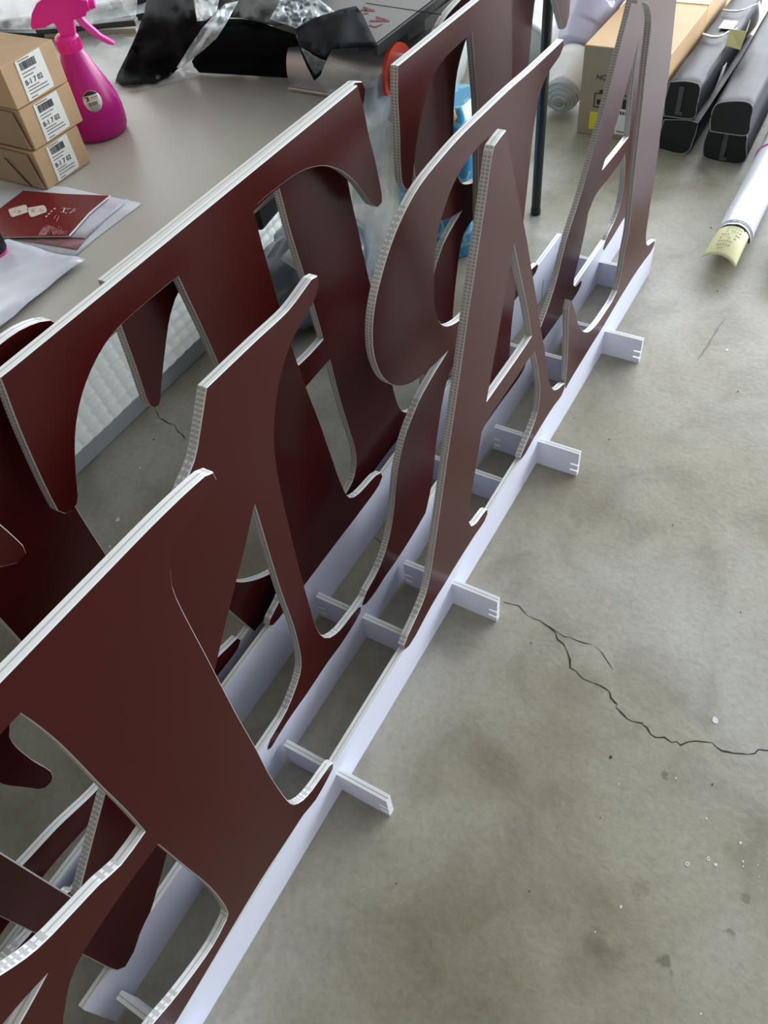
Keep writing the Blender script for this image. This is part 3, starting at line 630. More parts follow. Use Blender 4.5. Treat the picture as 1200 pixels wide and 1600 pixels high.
flat('paper_sheet', [(0, 60), (50, 62), (58, 66), (20, 92), (0, 104), (-60, 110), (-60, 60)], TZ + .0012, mat('blue_white_paper', (.72, .76, .82), rough=.5), 'blue white sheet of paper behind the stacked cartons', 'paper')

# ---- roll-up banner stand lying along the table, its end poking out past the front edge
ALU = mat('brushed_aluminium', (.52, .52, .55), rough=.32, metal=.75, bump=.02, stretch=(60, 2, 60))
rb = thing('rollup_banner_stand', 'silver roll-up banner case lying across table, end facing front', 'banner stand', (1.119, .676, TZ))
ys, ye = .676, .850
prof = [(1.112, .0012), (1.186, .0012), (1.190, .009), (1.188, .026), (1.178, .041), (1.162, .050), (1.144, .053), (1.126, .048), (1.114, .036), (1.109, .021), (1.109, .008)]
prof = [(a - .030, b * 1.15) for a, b in prof]
skew = lambda u, d: u + (d) * -.06
mb = MB(); mb.prism(smooth_loop(prof, .006), ye - ys, lambda u, v, d: (skew(u, d), ys + d, TZ + v))
mb.build('case', [ALU, ALU], rb, smooth=True)
mb = MB(); mb.prism(smooth_loop([((a - 1.119) * 1.05 + 1.119, v * 1.04 + .0006) for a, v in prof], .006), .006, lambda u, v, d: (skew(u, 0), ys - .006 + d, TZ + v)); mb.build('end_cap', [mat('red_film', (.85, .09, .05), rough=.3), MATS['red_film']], rb, smooth=True)
mb = MB(); mb.prism(smooth_loop([((a - 1.119) * .74 + 1.122, v * .74 + .003) for a, v in prof], .006), .008, lambda u, v, d: (u, ys - .014 + d, TZ + v)); mb.build('end_plate', [mat('white_end_plate', (.75, .76, .8), rough=.3), ALU], rb, smooth=True)
mb = MB(); mb.tube([(1.106, ys - .016, TZ + .012), (1.136, ys - .0135, TZ + .012)], .004, seg=12); mb.build('screw', BLACK, rb)
mb = MB(); mb.box(1.050, 1.082, .72, .84, TZ + .0012, TZ + .0075); mb.build('swivel_foot', ALU, rb, bevel=.002)

# ---- poster board with red lettering, over the banner case
pb = thing('poster_board', 'flat silver grey board with red script, dark front rim', 'board', (1.25, .8, TZ + .078))
GREYB = mat('silver_grey_print', (.24, .245, .235), rough=.5, spec=.3)
pz = TZ + .082
po = [(lambda p: (p.x, max(p.y, .674)))(on_z(a, b, pz)) for a, b in ((612, 73), (655, 48))] + [(1.40, .674), (1.75, .674), (1.75, 1.05), (1.35, 1.05)] + [tuple(on_z(a, b, pz)[:2]) for a, b in ((505, 8), (525, 22), (560, 74))]
mb = MB(); mb.prism(po, -.006, lambda u, v, d: (u, v, pz + d)); mb.build('board_panel', [GREYB, BLACK], pb)
mb = MB(); a0, a1 = on_z(613, 75, pz), on_z(655, 50, pz)
for q in (a0, a1): q.y = max(q.y, .672); dr = (a1 - a0).normalized(); nn = Vector((dr.y, -dr.x, 0))
a2 = Vector((1.75, .668, pz))
for p, q in ((a0, a1), (a1, a2)):
    o_ = len(mb.v); mb.add([p, q, q - Vector((0, .005, 0)), p - Vector((0, .005, 0))] + [w - Vector((0, 0, .014)) for w in (p, q, q - Vector((0, .005, 0)), p - Vector((0, .005, 0)))], [(0, 1, 2, 3), (4, 7, 6, 5), (0, 4, 5, 1), (1, 5, 6, 2), (2, 6, 7, 3), (3, 7, 4, 0)])
mb.build('dark_rim', BLACK, pb)
mb = MB(); SR = mat('dark_red_script', (.23, .012, .03), rough=.5)
def stroke(mb, pts, w=1.3):
    for i in range(len(pts) - 1):
        a, b = Vector(pts[i]), Vector(pts[i + 1]); n_ = Vector((-(b - a).y, (b - a).x)).normalized() * w
        q = [a + n_, b + n_ * .5, b - n_ * .5, a - n_]; mb.add([on_z(p.x, p.y, pz + .0006) for p in q] + [on_z(p.x, p.y, pz + .0001) for p in q], [(0, 1, 2, 3), (4, 7, 6, 5)])
for s_ in ([(564, 15), (586, 17)], [(572, 17), (568, 11)], [(568, 11), (585, 16)], [(568, 21), (576, 20)], [(578, 32), (609, 33)], [(590, 32), (588, 26), (608, 32)], [(593, 31), (600, 30)], [(577, 39), (586, 42), (598, 37)]): stroke(mb, s_)
mb.build('script', SR, pb)
mb = MB(); q0, q1 = on_z(572, 5, pz), on_z(690, 23, pz); mb.tube([q0, q1], .0008, seg=4); mb.build('panel_seam', BLACK, pb)
# boards under it hold it up
mb = MB(); mb.box(1.24, 1.30, .72, 1.0, TZ + .0006, pz - .0065); mb.build('spacer', mat('grey_foam_block', (.25, .26, .27), rough=.6), pb)
flat('board_offcut', [(621, 78), (640, 60), (665, 50), (700, 28), (705, 40), (660, 75), (630, 100)], TZ + .016, mat('dull_grey_card', (.30, .30, .28), rough=.6), 'grey card offcuts tucked behind the end of the banner case', 'card', th=.004)

# ---- black fabric bags and films
FAB = mat('black_nylon', (.009, .010, .012), rough=.75, spec=.18, bump=.12, bscale=30)
FABS = mat('black_satin', (.008, .010, .013), rough=.8, spec=.05)
def px_sheet(name, px, z, m, label, cat, bumpf, solid=.002, step=.02, parent=None, group=None):
    out = [tuple(on_z(a, b, z)[:2]) for a, b in px]
    o = sheet(name, out, lambda u, v: (u, v, z + bumpf(u, v)), m, parent, step=step, solid=solid)
    return tag(o, label, cat, group) if label else o
bagc = thing('banner_bag', 'black nylon carry bag slumped over the banner case', 'bag', (1.05, 1.0, TZ))
def ray_sheet(name, px, zf, m, parent=None, label=None, cat=None, solid=.0015, step=10, k=.006, sc=3.2, w=1):
    # a slack cloth: outline and folds laid out over the table, height given by zf
    out = [(a / 100, b / 100) for a, b in px]
    def fn(u, v):
        z = zf(u * 100, v * 100) + k * noise.noise(Vector((u * sc, v * sc, w))) + k * .45 * noise.noise(Vector((u * sc * 3, v * sc * 3, w)))
        return on_z(u * 100, v * 100, max(TZ + .0022, z))
    o = sheet(name, out, fn, m, parent, step=step / 100, solid=solid)
    return tag(o, label, cat) if label else o
def lerp3(v, a, b, za, zb): t_ = min(1, max(0, (v - a) / (b - a))); t_ = t_ * t_ * (3 - 2 * t_); return za + (zb - za) * t_
# covers the case: front wall and crest
ray_sheet('bag_cover', [(300, 96), (308, 84), (322, 62), (338, 40), (350, 30), (380, 30), (410, 36), (432, 44), (462, 54), (468, 74), (480, 100), (492, 124), (450, 121), (400, 118), (350, 115), (311, 113), (303, 104)],
          lambda a, b: lerp3(b, 40, 116, TZ + .088, TZ + .003), FABS, bagc, w=2, k=.004)
ray_sheet('bag_flap', [(463, 46), (500, 28), (530, 16), (556, 10), (566, 22), (590, 72), (548, 74), (519, 76), (510, 90), (498, 86), (480, 78), (468, 72)],
          lambda a, b: TZ + .092 + .012 * max(0, 1 - abs(a - 535 + (b - 45) * .4) / 30), FABS, bagc, w=4, k=.004)
ray_sheet('bag_panel', [(466, 72), (500, 80), (519, 75), (512, 90), (500, 118), (491, 126), (480, 104)], lambda a, b: lerp3(b, 74, 126, TZ + .086, TZ + .05), FABS, bagc, w=5)
ray_sheet('bag_panel', [(180, 130), (184, 116), (200, 84), (214, 52), (226, 20), (232, -20), (300, -30), (352, -30), (346, 4), (332, 30), (316, 58), (298, 84), (292, 95), (277, 108), (262, 122), (240, 129), (212, 131), (190, 133)],
          lambda a, b: lerp3(b, 20, 128, TZ + .085, TZ + .004), FAB, bagc, w=6, k=.010)
ray_sheet('bag_panel', [(340, 12), (352, -25), (470, -40), (520, -30), (500, 10), (466, 36), (430, 40), (380, 28), (350, 26)], lambda a, b: TZ + .10, mat('charcoal_cloth', (.03, .03, .034), rough=.6), bagc, w=7, k=.012)

FILM = mat('clear_film', (.80, .84, .86), rough=.12, spec=.8, bump=.5, bscale=16, alpha=.17)
FILM2 = mat('milky_film', (.74, .82, .87), rough=.22, spec=.6, bump=.25, bscale=14, alpha=.50)
FILM3 = mat('blue_tint_film', (.62, .76, .86), rough=.14, spec=.8, bump=.6, bscale=14, alpha=.34)
def film_h(u, v): return .012 * ridge(u, v, 5, 16) * abs(nz(u, v, 1, 7)) + .006 * abs(nz(u, v, 2, 35))
FK = dict(solid=.0005, step=5, k=.010, sc=6)
ray_sheet('plastic_film', [(276, 106), (296, 74), (316, 44), (332, 26), (352, 6), (372, 2), (358, 28), (350, 42), (338, 60), (318, 78), (300, 92), (286, 104)], lambda a, b: lerp3(b, 40, 106, TZ + .105, TZ + .045), FILM2, None, 'crinkled milky film between the two black cloths', 'film', w=3, **FK)
ray_sheet('plastic_film', [(421, 30), (436, 5), (440, -30), (500, -30), (500, 0), (516, 12), (522, 18), (490, 28), (462, 44), (440, 36)], lambda a, b: TZ + .120 + .012 * ridge(a * .02 + b * .03, b * .05, 3, 3), FILM2, None, 'crumpled clear film heaped on top of black bag', 'film', w=5, solid=.0005, step=4, k=.008, sc=9)
ray_sheet('plastic_film', [(300, -20), (346, -20), (338, 20), (322, 32), (308, 33), (304, 10)], lambda a, b: TZ + .105, FILM2, None, 'bluish film caught on the left black cloth', 'film', w=8, **FK)
ray_sheet('plastic_film', [(60, 50), (90, 45), (150, 48), (215, 60), (240, 100), (300, 100), (312, 118), (222, 140), (180, 146), (140, 130), (120, 90)], lambda a, b: TZ + .0025, FILM, None, 'loose clear film lying flat behind the spray bottle', 'film', w=9, solid=.0005, step=8, k=.006, sc=5)
ray_sheet('plastic_film', [(470, 74), (500, 92), (540, 104), (575, 116), (588, 134), (570, 140), (540, 150), (520, 155), (500, 130), (484, 104)], lambda a, b: lerp3(b, 74, 150, TZ + .10, TZ + .02), FILM, None, 'clear film slipping from the black bag to table front edge', 'film', w=12, **FK)

# film hanging over the table front, between the two capital T shapes
hang = [(.955, .76), (.975, .71), (.99, .64), (.975, .60), (1.0, .56), (.992, .47), (1.01, .445), (1.06, .45), (1.10, .46), (1.14, .48), (1.24, .50), (1.26, .6), (1.22, .70), (1.19, .752), (1.12, .775), (1.03, .775)]
def hang_fn(u, v):
    return (u, .684 + .016 * nz(u, v * .35, 3, 22) + .009 * ridge(u, v, 2, 9) - (.012 if v > .70 else 0), v)
hf = sheet('plastic_film', hang, hang_fn, FILM3, None, step=.012, solid=.0006)
tag(hf, 'clear blue-tinted film hanging down from table front edge', 'film')

# ---- framed panels wrapped in film at the back of the table
fr = thing('framed_panel', 'dark rimmed panel wrapped in film at rear left of table', 'panel', (1.3, 1.5, TZ))
PANEL = mat('grey_blue_panel', (.36, .39, .42), rough=.3)
def bar(name, px, z, w, h, m, parent):
    P = [on_z(a, b, z) for a, b in px]; mb = MB()
    for i in range(len(P) - 1):
        d = (P[i + 1] - P[i]); L = d.length; mb.box(0, L, -w / 2, w / 2, 0, h, 0, frame_matrix(P[i], d, Vector((0, 0, 1)).cross(d)))
    return mb.build(name, m, parent, bevel=.001)
pzz = TZ + .012
o = [tuple(on_z(a, b, pzz)[:2]) for a, b in ((-60, 48), (60, 52), (225, 20), (225, -60), (-60, -60))]
mb = MB(); mb.prism(o, -.010, lambda u, v, d: (u, v, pzz + d)); mb.build('panel_face', [PANEL, BLACK], fr)
bar('rim', [(-20, 46), (60, 36), (150, 20), (230, 2)], pzz + .001, .014, .012, BLACK, fr)
bar('rim', [(60, 50), (215, 38)], pzz + .001, .020, .010, mat('dark_olive_rim', (.04, .045, .04), rough=.4), fr)
bar('trim_strip', [(-30, 55), (60, 60), (140, 56), (215, 52)], TZ + .001, .006, .008, mat('beige_strip', (.42, .38, .30), rough=.5), fr)
ray_sheet('plastic_film', [(-40, 46), (70, 46), (150, 38), (212, 28), (218, -40), (-40, -40)], lambda a, b: TZ + .040, FILM, None, 'clear wrapping film over the dark rimmed panel at back', 'film', w=14, solid=.0005, step=9, k=.012, sc=4)

# ---------------------------------------------------------------- under the table
QM = mat('quilted_white_foam', (.90, .94, .93), rough=.45, spec=.5)
_nt = QM.node_tree; _tl = _nt.nodes.new('ShaderNodeBsdfTranslucent'); _tl.inputs[0].default_value = (.95, 1, .98, 1); _mx = _nt.nodes.new('ShaderNodeMixShader'); _mx.inputs[0].default_value = .30
_nt.links.new(_nt.nodes['Principled BSDF'].outputs[0], _mx.inputs[1]); _nt.links.new(_tl.outputs[0], _mx.inputs[2]); _nt.links.new(_mx.outputs[0], _nt.nodes['Material Output'].inputs['Surface'])
qp = thing('quilted_foam_roll', 'white quilted foam sheet leaning under the table', 'foam sheet', (1.0, 1.36, 0))
mb = MB(); nx, nzz = 430, 170; vs = []
x0, x1 = .1, 1.62
for j in range(nzz + 1):
    v = j / nzz
    for i in range(nx + 1):
        x = x0 + (x1 - x0) * i / nx; s_ = v * .66
        q = abs(math.sin(math.pi * s_ / .027)) ** .55 + .22 * abs(math.sin(math.pi * x / .034)) ** .4
        dish = .03 * max(0, (x - 1.25)) / .3
        vs.append((x, 1.325 + s_ * .24 - q * .0125 + dish + .004 * nz(x, s_, 1, 5), .050 + s_ * .92))
mb.add(vs, [(j * (nx + 1) + i, j * (nx + 1) + i + 1, (j + 1) * (nx + 1) + i + 1, (j + 1) * (nx + 1) + i) for j in range(nzz) for i in range(nx)])
mb.build('quilted_face', QM, qp, smooth='all', recalc=False)
mb = MB(); mb.box(x0, x1, 1.322, 1.60, .0005, .056); mb.build('film_sleeve', mat('grey_sleeve', (.40, .44, .47), rough=.35, bump=.3, bscale=20), qp, bevel=.004)
dk = thing('bin_bag', 'dark grey blue plastic bag bulging beneath the table', 'bag', (1.38, 1.12, 0))
mb = MB(); vs = []; A, B = 40, 24
for j in range(B + 1):
    ph = math.pi * j / B
    for i in range(A):
        th = 6.2832 * i / A; d = Vector((math.sin(ph) * math.cos(th), math.sin(ph) * math.sin(th), -math.cos(ph)))
        r = 1 + .16 * noise.noise(d * 2.3 + Vector((3, 1, 0))) + .07 * noise.noise(d * 6)
        vs.append((1.40 + d.x * .20 * r, 1.14 + d.y * .13 * r, max(.001, .12 + d.z * .13 * r)))
mb.add(vs, [(j * A + i, j * A + (i + 1) % A, (j + 1) * A + (i + 1) % A, (j + 1) * A + i) for j in range(B) for i in range(A)])
mb.build('bag_body', mat('slate_poly', (.13, .15, .19), rough=.22, spec=.7, bump=.5, bscale=12, var=.3, vscale=7), dk, smooth='all')
mb = MB(); vs = []
for i in range(11):
    u = i / 10; vs += [(1.235 + .13 * u, 1.10 - .03 * u, .262 + .012 * math.sin(u * 3.1)), (1.23 + .15 * u, 1.05 - .03 * u, .245 + .02 * math.sin(u * 4) + (.02 if i > 8 else 0))]
mb.add(vs, [(2 * i, 2 * i + 1, 2 * i + 3, 2 * i + 2) for i in range(10)]); mb.build('folded_hem', mat('pale_grey_poly', (.60, .66, .68), rough=.3), dk, smooth='all', solid=.003)
mb = MB(); mb.box(-.03, .045, -.02, .02, -.022, .030, 0, frame_matrix(on_y(404, 329, .93), (1, .1, .05), (0, 1, 0))); o = mb.build('tool_box', BLACK, None, bevel=.006)
# black power brick hangs just below the table top on its cable
tag(o, 'small black adapter fixed beneath table near white quilted foam', 'adapter')
o.location = (0, 0, 0)

BLUE = None
def blue_pack():
    m = bpy.data.materials.new('blue_printed_film'); m.use_nodes = True; nt = m.node_tree; b = nt.nodes['Principled BSDF']
    tc = nt.nodes.new('ShaderNodeTexCoord'); vo = nt.nodes.new('ShaderNodeTexVoronoi'); vo.inputs['Scale'].default_value = 15
    nt.links.new(tc.outputs['Object'], vo.inputs['Vector'])
    r = nt.nodes.new('ShaderNodeValToRGB'); e = r.color_ramp.elements
    e[0].position = .0; e[0].color = (.045, .36, .66, 1); e[1].position = .36; e[1].color = (.045, .36, .66, 1)
    for p, c in ((.40, (.25, .66, .86)), (.50, (.25, .66, .86)), (.54, (.045, .36, .66))):
        q = e.new(p); q.color = (*c, 1)
    nt.links.new(vo.outputs['Distance'], r.inputs['Fac']); nt.links.new(r.outputs[0], b.inputs['Base Color'])
    b.inputs['Roughness'].default_value = .2; b.inputs['Coat Weight'].default_value = .5
    return m
bp_ = thing('tissue_pack', 'bright blue printed plastic pack standing under table end', 'package', (1.80, .98, 0))
mb = MB(); vs = []; A, B = 44, 22
for j in range(B + 1):
    v = j / B; z = .0015 + .40 * v; tp = 1 - .35 * max(0, v - .75) / .25 - .12 * max(0, .12 - v) / .12
    for i in range(A):
        th = 6.2832 * i / A; c, s_ = math.cos(th), math.sin(th)
        ex = abs(c) ** .5 * (1 if c > 0 else -1); ey = abs(s_) ** .5 * (1 if s_ > 0 else -1)
        r = tp * (1 + .05 * nz(c * 1.5, s_ * 1.5, z * 9, 1.5))
        vs.append((1.845 + ex * .11 * r, .975 + ey * .12 * r, z))
mb.add(vs, [(j * A + i, j * A + (i + 1) % A, (j + 1) * A + (i + 1) % A, (j + 1) * A + i) for j in range(B) for i in range(A)] + [tuple(range(B * A, B * A + A)), tuple(reversed(range(A)))])
mb.build('pack_body', blue_pack(), bp_, smooth=True)
mb = MB(); mb.tube([(1.74, .90, .398), (1.80, .95, .405), (1.88, 1.0, .41)], [.012, .016, .01], seg=10); k = mb.build('neck_tie', mat('tan_tape', (.72, .42, .20), rough=.5), bp_, smooth='all'); k['label'] = 'tan tape at the top'

# ---------------------------------------------------------------- right-hand side: cartons, carry bags, rolls
KR = mat('kraft_carton', (.55, .36, .19), rough=.7, var=.08, vscale=12, bump=.04, bscale=90)
KRS = mat('kraft_carton_side', (.55, .37, .20), rough=.65, var=.08, vscale=10)
lc = thing('long_carton', 'long brown cardboard carton standing end-on beside the black bags', 'box', (2.575, .73, 0))
X0, X1, Y0, Y1, ZT = 2.575, 2.97, .595, .864, .270
mb = MB(); mb.box(X0, X1, Y0, Y1, .0006, ZT); mb.build('box_body', KR, lc, bevel=.003)
mb = MB(); mb.box(X0 - .001, X0, Y0 + .002, Y1 - .002, .0015, ZT - .002); mb.build('taped_end', mat('taped_kraft', (.33, .25, .165), rough=.22, spec=.6, bump=.3, bscale=18, var=.1, vscale=16), lc)
ux, uy = (0, -1, 0), (0, 0, 1)
def end_text(s, size, y, z, nm): return text_mesh(s, size, nm, INK, frame_matrix((X0 - .0016, y, z), ux, uy), lc)
end_text('NCM', .022, .815, .175, 'size_print')
mb = MB()
def ebox(y0, y1, z0, z1, t=.0016): mb.box(X0 - .0018, X0 - .001, y0, y1, z0, z1)
for (a, b, c, d) in ((.815, .812, .09, .135), (.765, .762, .09, .135), (.815, .762, .132, .135), (.815, .762, .09, .093), (.80, .785, .135, .145), (.805, .79, .10, .115), (.72, .70, .085, .125), (.69, .668, .085, .12), (.66, .64, .10, .13), (.735, .63, .135, .138)): ebox(min(a, b), max(a, b), c, d)
mb.build('symbol_print', INK, lc)
mb = MB(); mb.box(X0 - .0022, X0 - .0012, .792, .823, .020, .075); k = mb.build('yellow_sticker', mat('yellow_label', (.75, .62, .03), rough=.5), lc); k['label'] = 'yellow sticker'
mb = MB(); mb.box(X0 - .0022, X0 - .0012, .645, .735, .015, .095); k = mb.build('white_label', STICK, lc); k['label'] = 'white printed label'
mb = MB()
for y in (.70, .693, .672, .665): mb.box(X0 - .003, X0 - .0021, y - .0012, y + .0012, .035, .062)
for y in range(9): mb.box(X0 - .003, X0 - .0021, .655 + y * .008, .660 + y * .008, .078, .088)
for y in range(12): mb.box(X0 - .003, X0 - .0021, .652 + y * .0065, .656 + y * .0065, .022, .026)
mb.build('label_print', INK, lc)
l2 = thing('long_carton', 'second brown carton behind the first with yellow strap', 'box', (2.99, .73, 0))
mb = MB(); mb.box(2.975, 3.9, .600, .870, .0006, .268); mb.build('box_body', mat('pale_kraft', (.66, .46, .27), rough=.65, var=.06, vscale=10), l2, bevel=.003)
mb = MB(); mb.box(2.985, 2.997, .598, .872, .0006, .2705); k = mb.build('strap', mat('yellow_strap', (.75, .62, .10), rough=.4), l2); k['label'] = 'yellow packing strap'

NY = mat('dark_nylon', (.020, .022, .028), rough=.42, spec=.5, bump=.18, bscale=26)
NYT = mat('grey_black_nylon', (.018, .019, .027), rough=.52, spec=.28, bump=.5, bscale=9)
PIPE = mat('grey_piping', (.30, .31, .32), rough=.5); WEB = mat('grey_webbing', (.075, .08, .085), rough=.7, bump=.3, bscale=200)
def carry_bag(label, x0, x1, corners, strap, dy=0):
    """corners: end-face outline (y, z); the bag runs away along +x"""
    c = thing('banner_carry_bag', label, 'bag', (x0, corners[0][0], 0), 'long black banner carry bags')
    cy = sum(p[0] for p in corners) / len(corners); cz = sum(p[1] for p in corners) / len(corners)
    loop = smooth_loop(corners, .008, 75); n = len(loop); vs = []; st_ = 26
    prof = [(0, .96), (.006, 1.0)] + [(.006 + (x1 - x0 - .012) * k / st_, 1.0) for k in range(1, st_ + 1)] + [(x1 - x0, .94)]
    zmin = min(p[1] for p in loop)
    for k, (dx, sc) in enumerate(prof):
        for (y, z) in loop:
            w = .0045 * nz(dx * 3, y * 20, z * 20, 3) if 1 < k < len(prof) - 1 else 0
            vs.append((x0 + dx, cy + (y - cy) * (sc + w * 8 * .6) + dy * dx, max(zmin, cz + (z - cz) * (sc + w * 9))))
    m = len(prof); fs = [(k * n + i, k * n + (i + 1) % n, (k + 1) * n + (i + 1) % n, (k + 1) * n + i) for k in range(m - 1) for i in range(n)]
    mb = MB(); mb.add(vs, fs + [tuple(range(n)), tuple(reversed(range((m - 1) * n, m * n)))]); mb.build('bag_body', [NYT], c, smooth=True)
    mb = MB(); sc = .955; mb.add([(x0 - .0012, cy + (y - cy) * sc, cz + (z - cz) * sc) for y, z in loop], [tuple(range(n))]); mb.build('end_panel', mat('matt_black_end', (.006, .0065, .008), rough=.6), c)
    mb = MB(); q = [(x0 - .001, cy + (y - cy) * .985, max(zmin + .0015, cz + (z - cz) * .985)) for y, z in loop]; mb.tube(q + [q[0], q[1]], .0016, seg=6, caps=False); mb.build('piping', PIPE, c, smooth='all')
    if strap:
        y0_, z0_, z1_ = strap; mb = MB(); mb.box(x0 - .0055, x0 - .0025, y0_ - .007, y0_ + .007, z0_, z1_); mb.box(x0 - .009, x0 - .003, y0_ - .016, y0_ + .006, z0_ - .002, z0_ + .006); mb.build('webbing_strap', WEB, c)
    return c
f = S
carry_bag('lower black carry bag beside the cartons, topped by another bag', 2.545, 3.25, [(.575, .002), (.49, .002), (.474, .05), (.470, .100), (.50, .104), (.575, .096), (.582, .05)], None)
carry_bag('upper black carry bag next to cartons, with yellow tag', 2.542, 3.30, [(.578, .106), (.50, .108), (.484, .115), (.484, .150), (.485, .200), (.492, .211), (.53, .215), (.578, .208), (.583, .15)], (.538, .122, .200))
carry_bag('lower black carry bag beside white roll, topped by another bag', 2.530, 3.25, [(.418, .002), (.322, .002), (.306, .02), (.315, .06), (.325, .094), (.37, .098), (.435, .096), (.440, .05), (.432, .008)], (.378, .012, .088), dy=.035)
carry_bag('upper black carry bag on the right beside white roll', 2.500, 3.30, [(.424, .100), (.33, .101), (.314, .110), (.318, .150), (.322, .186), (.345, .197), (.40, .190), (.425, .178), (.432, .14)], None, dy=.035)
# white patches, side tags and carry handles lying on the bags
lb1 = MB(); lb1.box(2.94, 3.01, .50, .545, .2205, .2215); tag(lb1.build('bag_tag', WHITEP), 'square white tag on top of the left upper bag', 'tag')
lb2 = MB(); lb2.box(2.83, 2.90, .318, .355, .2045, .2055); tag(lb2.build('bag_tag', WHITEP), 'white tag on top of the right upper bag', 'tag')
def strap(px, z, label, w=.016):
    P = [on_z(a, b, z) for a, b in px]; mb = MB(); vs = []
    for i, p in enumerate(P):
        q = math.sin(math.pi * i / (len(P) - 1)); vs += [p + Vector((0, 0, .006 * q)), p + Vector((w, 0, .008 * q))]
    mb.add(vs, [(2 * i, 2 * i + 1, 2 * i + 3, 2 * i + 2) for i in range(len(P) - 1)])
    tag(mb.build('carry_strap', mat('silver_strap', (.42, .45, .46), rough=.4), smooth='all', solid=.002), label, 'strap')
strap([(1096, 54), (1101, 58), (1110, 62), (1120, 63), (1128, 60), (1134, 55), (1142, 51), (1150, 47)], .2225, 'pale grey carry strap curving over left upper bag')
strap([(1128, 16), (1138, 20), (1150, 22), (1162, 19), (1172, 13), (1182, 7)], .2225, 'second grey strap further back over the black bags', .010)
yt = thing('paper_tag', 'folded pale yellow paper tag standing between the black bags', 'tag', (2.86, .46, .2))
mb = MB(); YP = mat('pale_yellow_paper', (.78, .76, .38), rough=.6)
a, b, c_, d_ = Vector((2.83, .445, .205)), Vector((2.90, .455, .205)), Vector((2.915, .45, .262)), Vector((2.84, .44, .255))
mb.add([a, b, c_, d_, a + Vector((-.015, .045, .014)), d_ + Vector((-.01, .05, .006))], [(0, 1, 2, 3), (0, 3, 5, 4)]); mb.build('tag_sheet', YP, yt, solid=.0012, recalc=False)
mb = MB(); vs = []
for i in range(9):
    u = i / 8; vs += [(2.90 + .03 * u, .445 - .018 * math.sin(u * 3), .215 + .085 * u), (2.93 + .03 * u, .445 - .018 * math.sin(u * 3), .215 + .085 * u)]
mb.add(vs, [(2 * i, 2 * i + 1, 2 * i + 3, 2 * i + 2) for i in range(8)]); mb.build('tag_loop', mat('silver_loop', (.52, .56, .62), rough=.35), yt, smooth='all', solid=.0015, recalc=False)
for px0 in ((770, 700), ): pass
mb = MB()
mb.add([on_x(1000 + 150, 92 - 10, 2.9)] * 1 if False else [(2.72, .476, .12), (2.80, .476, .12), (2.83, .476, .165), (2.78, .476, .17)], [(0, 1, 2, 3)])
tag(mb.build('side_tag', WHITEP, solid=.0012, recalc=False), 'small white tag on the side of left upper bag', 'tag')

